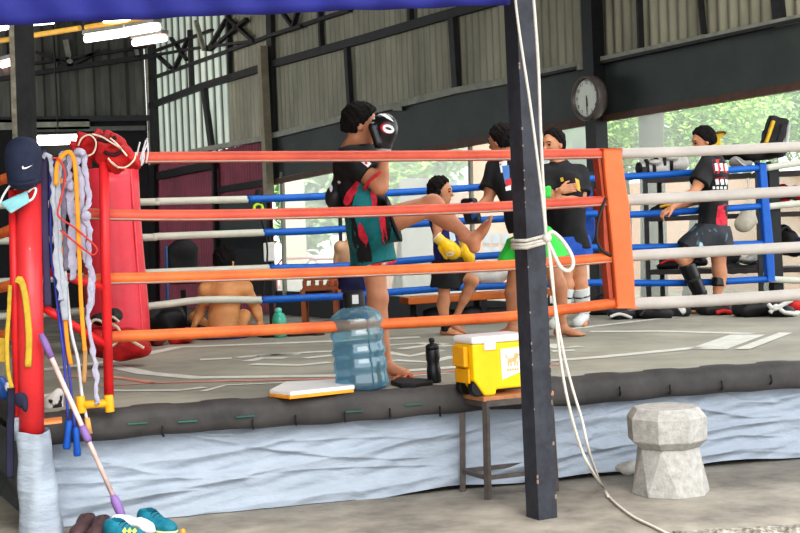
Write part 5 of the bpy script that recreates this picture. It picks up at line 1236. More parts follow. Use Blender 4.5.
body(t, J, fH, uH, (-.75, .6, 0), M_skin, hs=1.0, h=.009, feet=[(J['anR'], (1, -.35, 0), (0, 0, 1), 1.0, 1), (J['anL'], (-1, .3, 0), (0, 0, 1), 1.0, 1)], build=1.02)
hair(t, J['head'], fH, uH, 1.03, vol=1.04)
M_tb = mat('shirt_black', (31, 31, 34), .8, var=.2, scale=12, bump=.2, bscale=20)
sh_ = shirt(t, J, (-.75, .6, 0), M_tb, T(529, 228), (.25, 0, -1), (.62, .55), inf=.024, skirt_=.01)
decal('shirt_print', sh_, [[(499, 162), (507, 160), (507, 170), (501, 173)], [(502, 166), (509, 165), (510, 181), (505, 184), (503, 174)], [(505, 180), (511, 178), (512, 185), (506, 187)], [(505, 187), (511, 185), (511, 190), (506, 191)]], [M_logo, mat('print_blue2', (84, 130, 196), .7), mat('print_red', (206, 60, 66), .7)], t, .005, [0, 1, 2, 0])
M_grn = mat('shorts_green', (62, 196, 72), .6, var=.15, scale=6, bump=.15, bscale=15)
shorts(t, J, (-.75, .6, 0), M_grn, (.42, .5), inf=.03, flare=.05, top=.05)
t2 = t
S = Sdf(*bbox([T(543, 190, -.2)], .13), .008); S.rbox(T(542, 192, -.18), (.07, .03, .045), .02); S.wrinkle(.003, 40); sdf_obj('green_patch', S, M_grn, t)
# focus mitt held to the kick
pm = T(471, 211, -.16)
t = thing('focus_mitt', 'black and blue focus mitt held out to the raised foot', 'focus mitt', pm)
S = Sdf(*bbox([pm], .2), .007); f, l, u = frame((-.7, -.5, -.2), (0, 0, 1)); S.rbox(pm, (.028, .085, .1), .026, cols(f, l, u)); S.ell(pm - f * .03, (.045, .06, .06), cols(f, l, u), k=.03); S.cut(pm + V((0, 0, .16)), (0, 0, 1))
pd = sdf_obj('pad', S, mat('mitt_black', (28, 32, 40), .4, coat=.2), t)
decal('blue_panel', pd, [[(463, 207), (470, 204), (468, 212), (463, 214)], [(471, 215), (477, 210), (476, 217), (472, 220)]], mat('mitt_blue', (40, 104, 176), .4), t); decal('white_line', pd, [[(465, 203.5), (473, 202), (473, 203.5), (466, 205)], [(476, 206), (478, 206), (476, 213), (475, 212)]], M_logo, t)

# ---- man with folded arms
Ym = 11.75
def A4(x, y, d=0): return at(x, y, Ym + d)
J = dict(head=A4(553, 144), neck=A4(559, 165), chest=A4(562, 186), waist=A4(566, 216), pelvis=A4(568, 240), shL=A4(578, 176, .05), shR=A4(546, 177, -.04), elL=A4(582, 203, -.08), wrL=A4(557, 198, -.24), elR=A4(543, 206, -.14), wrR=A4(561, 190, -.26),
         hipL=A4(575, 245, .05), hipR=A4(560, 245, -.05), knL=A4(580, 284, .02), anL=A4(584, 318, .06), knR=A4(566, 284, -.06), anR=A4(560, 321, -.05))
for s in 'LR': J['an' + s] = V((J['an' + s].x, J['an' + s].y, DZ + .08))
t = thing('person', 'man with folded arms in black shirt and blue shorts wearing shin guards', 'person', V((J['anR'].x, Ym, DZ)))
fH = V((-.72, -.65, -.1)); uH = V((0, 0, 1))
body(t, J, fH, uH, (-.6, -.7, 0), M_skin2, hs=1.02, h=.009, feet=[(J['anL'], (-.3, -1, 0), (0, 0, 1), 1.0, 1), (J['anR'], (-1, -.5, 0), (0, 0, 1), 1.0, -1)], hands=[(J['wrR'], (1, -.1, .15), (-.1, -1, .1), .95, .5, 1), (J['wrL'], (-.9, .1, .2), (0, -1, .1), .95, .5, -1)], build=1.03)
hair(t, J['head'], fH, uH, 1.0, vol=1.03)
MB().tube([A4(545, 153.5, -.098), A4(548.5, 152.5, -.115), A4(552, 153, -.105)], .006, 6, sub=3).build('moustache', M_lash, t, True)
sh_ = shirt(t, J, (-.6, -.7, 0), M_tb, A4(567, 249), (0, 0, -1), (.7, .7), inf=.026, skirt_=.01)
decal('shirt_print', sh_, [[(575, 178), (579, 180), (581, 192), (577, 190)], [(560, 178), (563, 177), (564, 181), (561, 182)], [(561, 202), (565, 200), (565, 203), (562, 205)]], mat('print_yellow', (216, 176, 70), .7), t)
shorts(t, J, (-.6, -.7, 0), mat('shorts_blue', (36, 84, 176), .7, bump=.2), (.48, .4), inf=.03, flare=.035, top=.03)
M_sg = mat('shin_white', (206, 208, 206), .45, var=.1); 
for s in 'LR':
    a, kk = V(J['an' + s]), V(J['kn' + s]); n_ = V((-.45, -.85, 0)).normalized()
    g_ = thing('shin_guard', {'L': 'white shin guard with foot flap on the leg nearer the orange spacer', 'R': 'white shin guard with foot flap on the leg beside the bare foot'}[s], 'shin guard', a - V((0, 0, .08)), None)
    S = Sdf(*bbox([a, kk, a + n_ * .2], .12), .008); S.cone(kk.lerp(a, .12), kk.lerp(a, .9), .076, .06, k=0, cap=True, capp=True); sdf_obj('guard', S, M_sg, g_)
    S = Sdf(*bbox([a, a + n_ * .2], .12), .007); S.cone(a + n_ * .01, a + n_ * .15 - V((0, 0, .045)), .05, .045, k=.02); S.cut(a - V((0, 0, .08)), (0, 0, -1)); sdf_obj('foot_flap', S, M_sg, g_)
    for q in (.35, .7): band_(g_, 'strap', kk.lerp(a, q), kk.lerp(a, q + .06), .079 - .014 * q, .078 - .014 * q, M_black)

# ---- man in the printed shirt by the rack
Yr = 12.75
def P5(x, y, d=0): return at(x, y, Yr + d)
J = dict(head=P5(703, 141), neck=P5(711, 158), chest=P5(713, 176), waist=P5(714, 206), pelvis=P5(712, 230), shR=P5(711, 166, .15), shL=P5(707, 168, -.17), elL=P5(694, 193, -.26), wrL=P5(672, 208, -.3), elR=P5(706, 196, .22), wrR=P5(684, 206, .2),
         hipL=P5(706, 234, -.08), hipR=P5(718, 234, .08), knL=P5(684, 259, -.1), anL=P5(704, 296, -.02), knR=P5(719, 269, .06), anR=P5(717, 305, .04))
J['anR'] = V((J['anR'].x, J['anR'].y, DZ + .08)); J['anL'] = V((J['anL'].x, J['anL'].y, DZ + .09)); J['calfL'] = V((1, 0, -.3)); J['calfR'] = V((1, 0, 0))
t = thing('person', 'man in black shirt with red and white back print holding the ropes', 'person', V((J['anR'].x, Yr, DZ)))
fH = V((-1, -.12, -.28)); uH = V((-.25, 0, 1))
body(t, J, fH, uH, (-.95, .2, 0), M_skin2, hs=1.0, h=.009, feet=[(J['anR'], (-1, -.4, 0), (0, 0, 1), 1.0, 1), (J['anL'], (-1, -.3, 0), (0, 0, 1), 1.0, -1)], hands=[(J['wrL'], (-.8, -.1, -.45), (-.5, -.4, .75), 1.0, .75, 1), (J['wrR'], (-1, 0, -.2), (0, 0, 1), 1.0, .6, -1)], build=1.04)
hair(t, J['head'], fH, uH, 1.02, vol=1.06)
sh_ = shirt(t, J, (-.95, .2, 0), vert_camo('shirt_black_red', P5(720, 232).z - DZ, P5(715, 205).z - DZ, [((206, 44, 66), .68)], base=(31, 31, 34), sc=6, seed=4), P5(712, 240), (0, 0, -1), (.62, .62), inf=.026)
bars = []; bm = []
def B_(pts, k_): bars.append(pts); bm.append(k_)
B_([(712, 160), (724, 158.5), (729, 163), (731, 172), (731, 181), (716, 183), (714, 172)], 0)
for i in range(3): B_([(714.5 + i * 5, 163.5), (717.5 + i * 5, 163), (718.5 + i * 5, 170.5), (715.5 + i * 5, 171)], 1)
B_([(714, 174), (730, 172.6), (730, 176.5), (714.5, 178)], 2)
for i in range(3): B_([(715 + i * 5, 179.5), (718.5 + i * 5, 179), (719.5 + i * 5, 184.5), (716 + i * 5, 185)], 1)
for i in range(5): B_([(712.5 + i * 3.8, 186.6), (715 + i * 3.8, 186.3), (715.3 + i * 3.8, 189), (712.8 + i * 3.8, 189.3)], 1)
M_pr = [mat('print_red3', (212, 44, 58), .7), M_logo, M_tb]
for k_ in range(3):
    decal(['print_panel', 'print_white', 'print_dark'][k_], sh_, [b_ for b_, q in zip(bars, bm) if q == k_], M_pr[k_], t, .004 + .003 * k_)
decal('red_print', sh_, [jag([(718, 206), (727, 204), (729, 216), (727, 230), (720, 231), (716, 220)])], M_crim, t, .004)
M_sd = camo('shorts_grey_print', (52, 56, 62), [((176, 206, 214), .66, 7), ((90, 120, 130), .6, 9)], seed=3)
shorts(t, J, (-.95, .2, 0), M_sd, (.72, .6), inf=.03, flare=.03, top=.05)
a, kk = V(J['anL']), V(J['knL'])
g_ = thing('shin_guard', 'black shin guard on the forward leg of the man in printed shirt', 'shin guard', a)
S = Sdf(*bbox([a, kk], .16), .008); S.cone(kk.lerp(a, .1), kk.lerp(a, .95), .078, .06, k=0, cap=True, capp=True); S.ell(a + V((-.09, -.03, -.03)), (.08, .05, .04), k=.02); S.cut(a - V((0, 0, .075)), (0, 0, -1)); sdf_obj('guard', S, M_gb, g_)
for q in (.4, .75): band_(g_, 'strap', kk.lerp(a, q), kk.lerp(a, q + .07), .081 - .016 * q, .079 - .016 * q, mat('strap_dark', (50, 50, 54), .7))
a, kk = V(J['anR']), V(J['knR']); 
g_ = thing('ankle_brace', 'black calf sleeve on the standing leg of the man in printed shirt', 'brace', a); band_(g_, 'sleeve', kk.lerp(a, .25), kk.lerp(a, .5), .064, .062, M_gb); band_(g_, 'lower_band', kk.lerp(a, .72), kk.lerp(a, .9), .05, .047, M_gb)

# ---- seated man seen from behind
Ys = 11.9
def S6(x, y, d=0): return at(x, y, Ys + d)
J = dict(head=S6(225, 261), neck=S6(226, 280), chest=S6(226, 292), waist=S6(224, 315), pelvis=S6(222, 334), shL=S6(206, 290), shR=S6(245, 288), elL=S6(201, 310, .05), wrL=S6(194, 326, .02), elR=S6(256, 308, .05), wrR=S6(261, 326, .02),
         hipL=S6(213, 338, .05), hipR=S6(233, 337, .05), knL=S6(196, 318, .5), knR=S6(244, 316, .5), anL=S6(200, 335, .75), anR=S6(246, 333, .75))
t = thing('person', 'shirtless man in navy shorts seated with his bare back to the ring', 'person', V((J['pelvis'].x, Ys, DZ)))
fH = V((.35, 1, -.15)); uH = V((0, 0, 1))
body(t, J, fH, uH, (.05, 1, 0), M_skin3, hs=1.0, h=.009, hands=[(J['wrL'], (-.4, .5, -.6), (0, -.6, .7), 1.0, .25, 1), (J['wrR'], (.4, .5, -.6), (0, -.6, .7), 1.0, .25, -1)], feet=[(J['anL'], (0, 1, 0), (0, 0, 1), 1.0, 1), (J['anR'], (0, 1, 0), (0, 0, 1), 1.0, -1)], build=.93)
hair(t, J['head'], fH, uH, 1.03, vol=1.02, low=.085)
shorts(t, J, (.05, 1, 0), mat('shorts_navy', (38, 40, 78), .75, bump=.2), (.7, .7), inf=.03, flare=.02, top=.04)

# ---- bare shouldered person beyond the ring
Yq = 14.4
def Q(x, y, d=0): return at(x, y, Yq + d)
J = dict(head=Q(356, 226), neck=Q(352, 243), chest=Q(351, 256), waist=Q(352, 278), pelvis=Q(353, 296), shL=Q(340, 247), shR=Q(364, 247), elL=Q(336, 267, .05), wrL=Q(331, 283, -.08), elR=Q(368, 270), wrR=Q(368, 288, -.05), hipL=Q(347, 298), hipR=Q(358, 298), knL=Q(347, 335), knR=Q(358, 335), anL=Q(347, 372), anR=Q(358, 372))
for s in 'LR': J['an' + s] = V((J['an' + s].x, J['an' + s].y, .08))
t = thing('person', 'bare shouldered person in navy trunks standing beyond the far ropes', 'person', V((J['anL'].x, Yq, 0)))
body(t, J, (.3, 1, 0), (0, 0, 1), (.1, 1, 0), mat('skin_fair', (232, 186, 148), .5, var=.08, scale=9), hs=.95, h=.011, b=.85, feet=[(J['anL'], (0, 1, 0), (0, 0, 1), .9, 1), (J['anR'], (0, 1, 0), (0, 0, 1), .9, -1)])
hair(t, J['head'], (.3, 1, 0), (0, 0, 1), .98, h=.01)
shorts(t, J, (.1, 1, 0), mat('shorts_navy', (38, 40, 78), .75, bump=.2), (.6, .6), b=.9, inf=.03, top=.22, h=.011)
M_gr = mat('glove_red', (206, 52, 44), .4, var=.1)
glove('red boxing glove on the hand of the person beyond the ropes', Q(333, 279, -.08), (-.1, 0, -1), (0, -1, 0), .85, M_gr, mat('cuff_orange', (226, 120, 60), .5), mtrim=M_gw)
t = lump('towel', 'bright blue towel hanging beyond the ropes behind the kicking boxer', 'towel', [(366, 262, 5, 8, .04), (368, 278, 6, 12, .04), (369, 292, 6, 10, .04), (369, 310, 5, 12, .04), (369, 330, 5, 14, .04)], 14.1, mat('towel_blue', (30, 92, 196), .8), .006, 30)
# ------------------------------------------------------------------ gear along the far side
def ofl(px, Y): p = at(px, 300, Y); return V((p.x, p.y, 0))
M_rack = mat('rack_steel', (44, 42, 44), .5, var=.3); M_shelf = mat('rack_shelf', (66, 60, 60), .6, var=.3)
# rack: runs beside the window wall, from px 648 to beyond the right edge
def rk(t_, z, off): return wt(t_, z, off)
ra = (ofl(649, 14.9)); rb_ = ofl(835, 13.95); rd = (rb_ - ra).normalized(); rn_ = V((rd.y, -rd.x, 0))
def RK(f, z, d=0): return ra.lerp(rb_, f) + rn_ * d + V((0, 0, z))
def rpz(px, py, d=0): return onplane(px, py, ra + rn_ * d, rn_)
t = thing('shelf_rack', 'dark steel shelf rack loaded with gear beyond the far ropes', 'rack', ra.lerp(rb_, .5))
ztop = [rpz(649, 178).z, rpz(649, 217).z, rpz(649, 270).z]
for f in (0, .62, 1): 
    for d in (0, -.45): MB().bar(RK(f, 0, d), RK(f, ztop[0] + .12, d), .045, .045).build('upright', M_rack, t)
for z in ztop:
    mb = MB(); mb.prism([RK(0, z, .02), RK(1, z, .02), RK(1, z, -.47), RK(0, z, -.47)], V((0, 0, -.05))); mb.build('shelf', M_shelf, t)
zs_ = [rpz(649, 178).z, rpz(649, 217).z, rpz(649, 270).z]
Yrk = lambda px, d=.0: rpz(px, 250, d).y
def bag(name, label, cat, pix, px, m, group=None, amp=.012, fr=16, dy=-.22, extra=()):
    Y = Yrk(px, dy); t = thing(name, label, cat, at(pix[0][0], max(b[1] + b[3] for b in pix), Y), group)
    lump('', '', '', pix, Y, m, amp, fr, parent=t, part='body', k=.05)
    for pp, r, mm in extra: pixtube('trim', pp, Y - .14, r, mm, t)
    return t
M_bk = mat('bag_black', (38, 36, 38), .6, var=.3); M_bk2 = mat('bag_charcoal', (58, 56, 60), .65, var=.25); M_rd2 = mat('bag_red', (196, 44, 44), .55, var=.2); M_nv = mat('bag_navy', (40, 50, 92), .65, var=.2); M_wt = mat('gear_white', (212, 210, 204), .5, var=.12)
# top shelf
Y = Yrk(660, -.2)
def strapped(label, px, py, tilt):
    s_ = 1400 / Y; c = at(px, py, Y); t = thing('boxing_glove', label, 'boxing glove', c - V((0, 0, .08)), 'white gloves with black bands on the top shelf')
    S = Sdf(*bbox([c], .2), .009); S.cone(c + V((-.13, 0, tilt)), c + V((.08, 0, 0)), .07, .09, k=.02); S.ell(c + V((-.02, -.08, .05)), (.07, .04, .03), k=.02); sdf_obj('fist', S, M_wt, t)
    for q in (-.12, -.05): band_(t, 'band', c + V((q, 0, tilt * .6)), c + V((q + .035, 0, tilt * .5)), .094 + .02 * (q + .12), .094 + .02 * (q + .12), M_bk)
    MB().lathe([(.03, 0), (.066, .01), (.066, .03), (.03, .04)], c + V((-.17, -.02, tilt)), 14, V((-1, -.3, 0))).build('cuff', M_bk, t, True); return t
strapped('white glove with black bands at the left end of the top shelf', 656, 167, -.01); strapped('white glove with black bands second along the top shelf', 673, 163, .0)
Y = Yrk(720, -.3)
t = thing('kick_pad', 'yellow kick pad standing on the top shelf behind the printed shirt', 'pad', at(718, 160, Y))
S = Sdf(*bbox([at(718, 145, Y)], .35), .01); S.cone(at(716, 156, Y), at(712, 139, Y), .09, .085, flat=((0, 1, 0), .8)); S.cone(at(712, 139, Y), at(724, 133, Y), .04, .022, k=.03); sdf_obj('pad', S, mat('pad_yellow', (240, 200, 40), .45), t)
pixtube('strap', [(709, 138), (714, 134), (722, 132), (726, 133)], Y - .09, .014, mat('strap_brown', (120, 80, 40), .7), t)
Y = Yrk(768, -.25)
t = thing('kick_pad', 'black kick pad with a yellow edge tilted up on the top shelf', 'pad', at(768, 148, Y))
S = Sdf(*bbox([at(756, 146, Y), at(784, 118, Y)], .2), .01); f, l, u = frame((.35, 0, 1), (0, -1, 0)); S.rbox(at(774.5, 132, Y), (.155, .1, .09), .03, cols(f, l, u)); S.wrinkle(.004, 40); sdf_obj('pad', S, M_bk, t)
MB().prism([at(x, y, Y - .13) for x, y in ((765, 143), (768.5, 143), (776, 121), (772.5, 120))], V((0, .1, 0))).build('yellow_edge', mat('pad_edge', (236, 190, 40), .5), t, bevel=.01)
for i in range(3): MB().tube([at(778 + 2 * i, 142, Y - .12), at(783 + 1.2 * i, 124, Y - .12)], .008, 6).build('seam', M_bk2, t)
MB().tube([at(786, 144, Y - .05), at(789, 124, Y - .05)], .02, 8).build('edge_roll', mat('pad_pale', (196, 196, 192), .5), t)
t = bag('kick_pad', 'long black kick pad lying along the top shelf under the tilted pad', 'pad', [(735, 153, 18, 7, .14), (752, 153, 18, 8, .14), (770, 152, 14, 8, .14)], 752, M_bk)
t = thing('boxing_glove', 'pale old glove laid with laces on the top shelf by the shirt', 'boxing glove', at(742, 168, Yrk(742, -.1)))
lump('', '', '', [(736, 162, 7, 5, .07), (745, 164, 7, 4, .07)], Yrk(742, .06), mat('glove_greyish', (150, 146, 142), .5), .006, 30, parent=t, part='fist')
pixtube('lace', [(736, 158), (742, 164), (750, 168), (752, 174)], Yrk(742, .15), .008, M_wt, t)
# second shelf
t = bag('boxing_glove', 'black and yellow glove lying on the middle shelf by the hand', 'boxing glove', [(657, 211, 7, 5, .08), (668, 209, 9, 6, .08), (680, 209, 8, 5, .08)], 668, M_bk, extra=[([(660, 207), (668, 205), (678, 206)], .016, mat('glove_yellow2', (230, 180, 50), .5)), ([(662, 212), (672, 211), (684, 211)], .012, mat('glove_yellow2', (230, 180, 50), .5))])
Y = Yrk(746, .12)
t = thing('boxing_glove', 'beige glove hanging by its cord from the middle shelf', 'boxing glove', at(746, 232, Y))
S = Sdf(*bbox([at(746, 222, Y)], .22), .009); S.cone(at(747, 208, Y), at(746, 220, Y), .055, .085); S.ell(at(744, 224, Y), (.1, .08, .085), k=.03); S.cone(at(752, 211, Y), at(755, 222, Y), .028, .03, k=.008); sdf_obj('fist', S, mat('glove_beige', (206, 198, 182), .5), t)
MB().tube([at(747, 206, Y), at(748, 190, Y), at(748, 178, Y)], .008, 6, sub=3).build('cord', M_wt, t)
t = bag('headguard', 'red headguard on the middle shelf at the right edge', 'headguard', [(783, 193, 9, 9, .12), (798, 193, 8, 8, .12), (780, 201, 5, 4, .08)], 790, M_rd2, extra=[([(776, 200), (786, 197), (796, 199)], .018, M_bk)])
t = bag('backpack', 'black backpack under the second white far rope at the right edge', 'bag', [(786, 236, 9, 10, .16), (790, 246, 12, 10, .16), (782, 230, 5, 5, .1)], 786, M_bk, extra=[([(778, 246), (779, 234), (786, 227), (793, 233)], .014, M_bk2)])
t = bag('sports_bag', 'navy blue bag beside the black backpack at the right edge', 'bag', [(800, 245, 10, 9, .14)], 800, M_nv)
# lowest shelf
gl = 'assorted gear on the lowest shelf'
bag('gear_pouch', 'red trimmed black pouch on the lowest shelf left of the shins', 'pouch', [(672, 264, 12, 5, .1), (662, 266, 8, 4, .1)], 668, M_bk, gl, extra=[([(660, 264), (670, 260), (682, 263)], .014, M_rd2)])
bag('gear_pouch', 'black pouch on the lowest shelf between the two knees', 'pouch', [(697, 262, 9, 5, .1)], 697, M_bk, gl, extra=[([(690, 259), (697, 257), (704, 260)], .012, M_rd2)])
bag('gear_pouch', 'black and white shoe pouch on the lowest shelf right of the knee', 'pouch', [(734, 258, 9, 7, .1), (728, 262, 6, 5, .08)], 732, camo('white_black2', (40, 38, 40), [((214, 212, 206), .58, 9)]), gl)
bag('gear_pouch', 'white trainer on the lowest shelf before the blue spacer', 'shoe', [(748, 259, 9, 4, .09), (755, 255, 6, 5, .08)], 750, M_wt, gl, extra=[([(741, 262), (749, 263.5), (758, 261)], .012, M_bk)])
bag('gear_pouch', 'dark holdall on the lowest shelf behind the white rope', 'bag', [(742, 268, 18, 5, .12)], 742, M_bk2, gl)
# bags on the canvas along the far edge
gb = 'bags along the far edge of the ring canvas'
def floorbag(label, pix, m, extra=(), name='sports_bag', cat='bag', group=gb, dY=0):
    px = pix[0][0]; yb = max(b[1] + b[3] for b in pix); Y = deck(px, yb - 1).y + .08 + dY
    t = thing(name, label, cat, deck(px, yb), group); lump('', '', '', pix, Y, m, .01, 20, parent=t, part='body', k=.05, h=.011)
    for pp, r, mm in extra: pixtube('trim', pp, Y - .13, r, mm, t)
    return t
floorbag('black bag on the far canvas edge just right of the orange spacer', [(648, 311, 15, 8, .14), (660, 313, 12, 7, .12)], M_bk, [([(640, 316), (648, 308), (660, 310)], .01, M_bk2)])
floorbag('low charcoal bag on the far canvas edge beside the white stripe', [(630, 313, 13, 7, .12), (618, 313, 9, 6, .1)], M_bk2, [([(610, 317), (620, 314), (632, 318)], .014, M_wt)])
floorbag('black and white shoes on the far canvas edge before the shin guard', [(680, 311, 9, 6, .1), (673, 314, 8, 4, .08)], camo('white_black3', (44, 42, 44), [((206, 204, 200), .6, 9)]), name='shoe_pair', cat='shoes')
floorbag('black bag with red patch on the far canvas edge behind the bare foot', [(722, 311, 12, 7, .12), (708, 309, 10, 6, .1)], M_bk, [([(716, 313), (724, 311), (732, 313)], .02, M_rd2), ([(724, 305), (730, 303), (734, 307)], .016, M_rd2)], dY=.25)
floorbag('big black holdall on the far canvas edge below the blue spacer', [(752, 308, 14, 9, .16), (742, 310, 10, 8, .14), (762, 308, 9, 9, .12)], M_bk, [([(742, 303), (752, 299), (762, 303)], .01, M_bk2)])
floorbag('black bag with broad white straps near the right canvas edge', [(782, 311, 12, 7, .12), (774, 311, 7, 7, .1)], M_bk, [([(768, 304), (774, 309), (784, 304), (792, 300)], .02, M_wt), ([(770, 313), (776, 306), (784, 312), (798, 314)], .02, M_wt)])
floorbag('red and white bag at the right picture edge on the canvas', [(797, 304, 10, 7, .12), (804, 308, 10, 8, .12)], M_rd2, [([(786, 311), (796, 313), (806, 313)], .022, M_wt)], dY=.15)
floorbag('grey backpack standing on the far canvas edge left of the orange spacer', [(604, 303, 9, 9, .13), (600, 309, 12, 7, .13)], M_bk2, [([(594, 308), (600, 295), (609, 298), (611, 306)], .009, M_bk)], name='backpack')
# red gloves hung on the dark column, blue cushion
Y = 14.2
for lb, x in (('red glove hanging on the dark column below the clock, upper one', (598, 192, 604, 205)), ('red glove hanging on the dark column below the clock, lower one', (605, 215, 603, 232))):
    glove(lb, at(x[0], x[1], Y), V(at(x[2], x[3], Y)) - V(at(x[0], x[1], Y)), (0, -1, .1), 1.05, M_gr, None, group='red gloves on the dark column')
    MB().tube([at(x[0], x[1], Y), at(x[0] + 1, x[1] - 14, Y)], .008, 6).build('hang_cord', M_bk, bpy.data.objects[[o.name for o in bpy.data.objects if o.get('label') == lb][0]])
lump('jacket', 'blue jacket hung behind the man with folded arms', 'jacket', [(583, 188, 7, 14, .1), (586, 210, 7, 20, .1), (586, 235, 7, 16, .1), (577, 176, 5, 5, .08)], 14.0, mat('jacket_blue', (44, 84, 168), .7, var=.25), .014, 26)
tag(MB().bar(V((at(590, 200, 14.15).x, 14.15, 0)), V((at(590, 180, 14.15).x, 14.15, at(590, 172, 14.15).z)), .06, .06).build('coat_post', M_rack), 'thin dark post holding the blue jacket beyond the ropes', 'post')
tag(MB().bar(V((at(603, 200, 14.3).x, 14.3, 0)), V((at(603, 180, 14.3).x, 14.3, at(600, 170, 14.3).z)), .22, .1).build('dark_post', M_black), 'dark post beyond the ropes behind the orange spacer', 'post')
# orange bench, chair, bottle
p = ofl(408, 13.9); q = ofl(560, 14.3); zb_ = at(408, 300, 13.9).z
t = thing('bench', 'long orange wooden bench beyond the far ropes', 'bench', p.lerp(q, .5)); dn = V((-(q - p).y, (q - p).x, 0)).normalized()
MB().prism([p + V((0, 0, zb_ - .05)), q + V((0, 0, zb_ - .03)), q + dn * .35 + V((0, 0, zb_ - .03)), p + dn * .35 + V((0, 0, zb_ - .05))], V((0, 0, .07))).build('seat', mat('bench_orange', (206, 112, 48), .5, var=.15), t, bevel=.01)
for f in (.08, .5, .92):
    for d in (.04, .3): MB().bar(p.lerp(q, f) + dn * d, p.lerp(q, f) + dn * d + V((0, 0, zb_ - .03)), .06, .06).build('leg', M_rack, t)
lump('mat_roll', 'rolled black mat stored under the orange bench', 'mat', [(435, 316, 22, 8, .1), (465, 315, 22, 8, .1), (495, 314, 20, 8, .1)], 14.2, M_bk, .008, 12)
lump('white_sack', 'white sack lying on the orange bench behind the girl', 'sack', [(478, 278, 16, 9, .14), (495, 275, 14, 9, .14), (462, 282, 8, 6, .1)], 14.3, M_wt, .014, 18)
Y = 13.5; M_chair = mat('chair_brown', (150, 84, 48), .45, var=.1)
t = thing('plastic_chair', 'brown plastic chair with slotted back beyond the far ropes', 'chair', ofl(320, Y))
mb = MB(); y0 = 13.2
def CB(x, y, d=0): return at(x, y, Y + d)
mb.prism([CB(x, y) for x, y in ((304, 272), (310, 269.5), (332, 268.5), (339, 270.5), (338, 279), (303, 281))], V((0, .03, 0))); mb.prism([CB(x, y) for x, y in ((303, 286), (338, 284), (338, 290), (301, 292))], V((0, .03, 0)))
for x in (304.5, 313, 321, 329, 336): mb.prism([CB(x - 2.2, 280.5), CB(x + 2.2, 280), CB(x + 2.2, 287), CB(x - 2.2, 287)], V((0, .03, 0)))
mb.build('backrest', M_chair, t, bevel=.008)
sa = CB(300, 298); sb = CB(338, 296)
MB().prism([sa, sb, sb + V((0, .42, .0)), sa + V((0, .42, 0))], V((0, 0, .035))).build('seat', M_chair, t, bevel=.008)
for a in (sa + V((.03, .03, 0)), sb + V((-.03, .03, 0)), sa + V((.03, .39, 0)), sb + V((-.03, .39, 0))): MB().bar(V((a.x, a.y, 0)), a, .045, .045).build('leg', M_chair, t)
for a, x in ((sa, 303), (sb, 338)): MB().bar(a + V((.01, .0, .0)), CB(x, 290, .01), .04, .04).build('back_support', M_chair, t)
lump('shoe_bag', 'black bag on the seat of the brown plastic chair', 'bag', [(312, 293, 12, 5, .12), (325, 292, 9, 4, .1)], Y + .2, M_bk, .008, 20)
b0 = deck(280.5, 337); px = b0.y / 1400
t = thing('drink_bottle', 'translucent green drink bottle beside the seated man', 'bottle', b0)
MB().lathe([(r * px, z * px) for r, z in ((6, 0), (7, 1), (7.2, 7), (6.4, 9), (7.2, 12), (7, 18), (5.5, 23), (3.2, 25))], b0, 20, V((-.04, 0, 1))).build('body', mat('bottle_green', (64, 176, 150), .2, var=.2, coat=.4), t, True)
MB().lathe([(r * px, z * px) for r, z in ((3.4, 24.5), (3.6, 28), (2, 29.5))], b0, 16, V((-.04, 0, 1))).build('cap', mat('bottle_cap_green', (110, 206, 186), .4), t, True)
# dark stuff at the far left
floorbag('red sports bag on the far canvas edge right of the corner cushion', [(186, 337, 9, 8, .12), (178, 338, 8, 7, .1)], M_rd2, group=None)
floorbag('dark red bag half hidden beside the corner cushion', [(158, 338, 11, 9, .12)], mat('bag_maroon', (110, 34, 40), .6, var=.3), group=None)
floorbag('black bag standing behind the red bags at the far left', [(170, 322, 16, 18, .16), (150, 316, 12, 16, .14)], M_bk, group=None, dY=.3)
floorbag('black pouch on the far edge right of the seated man', [(266, 333, 10, 7, .1)], M_bk, group=None, dY=.15)
floorbag('low dark bag on the far edge behind the green bottle', [(300, 333, 14, 6, .1), (316, 334, 8, 5, .1)], mat('bag_brownblack', (60, 44, 40), .6, var=.3), group=None, dY=.2)
Y = 14.6
t = thing('office_chair', 'black mesh backed chair standing in the dark behind the seated man', 'chair', ofl(183, Y))
S = Sdf(*bbox([at(183, 262, Y)], .4), .014); S.rbox(at(183, 265, Y), (.16, .03, .2), .03); S.ell(at(183, 248, Y), (.14, .04, .1), k=.04); sdf_obj('backrest', S, M_bk, t)
MB().box(ofl(183, Y) + V((0, .2, .55)), (.42, .42, .07)).build('seat', M_bk, t, bevel=.02); MB().tube([ofl(183, Y) + V((0, .2, .06)), ofl(183, Y) + V((0, .2, .52))], .03, 10).build('column', M_bk, t)
mb = MB()
for i in range(5): mb.bar(ofl(183, Y) + V((0, .2, .08)), ofl(183, Y) + V((.26 * math.cos(i * 1.2566), .2 + .26 * math.sin(i * 1.2566), .03)), .04, .03)
mb.build('foot', M_bk, t); MB().bar(at(183, 290, Y), ofl(183, Y) + V((0, .1, .55)), .05, .02).build('back_support', M_bk, t)
tag(MB().tube([V((at(164, 250, 14).x, 14, 0)), at(166, 246, 14.0)], .016, 8).build('blue_stick', mat('stick_blue', (60, 90, 140), .5)), 'thin blue stick standing upright in the dark left of the seated man', 'stick')
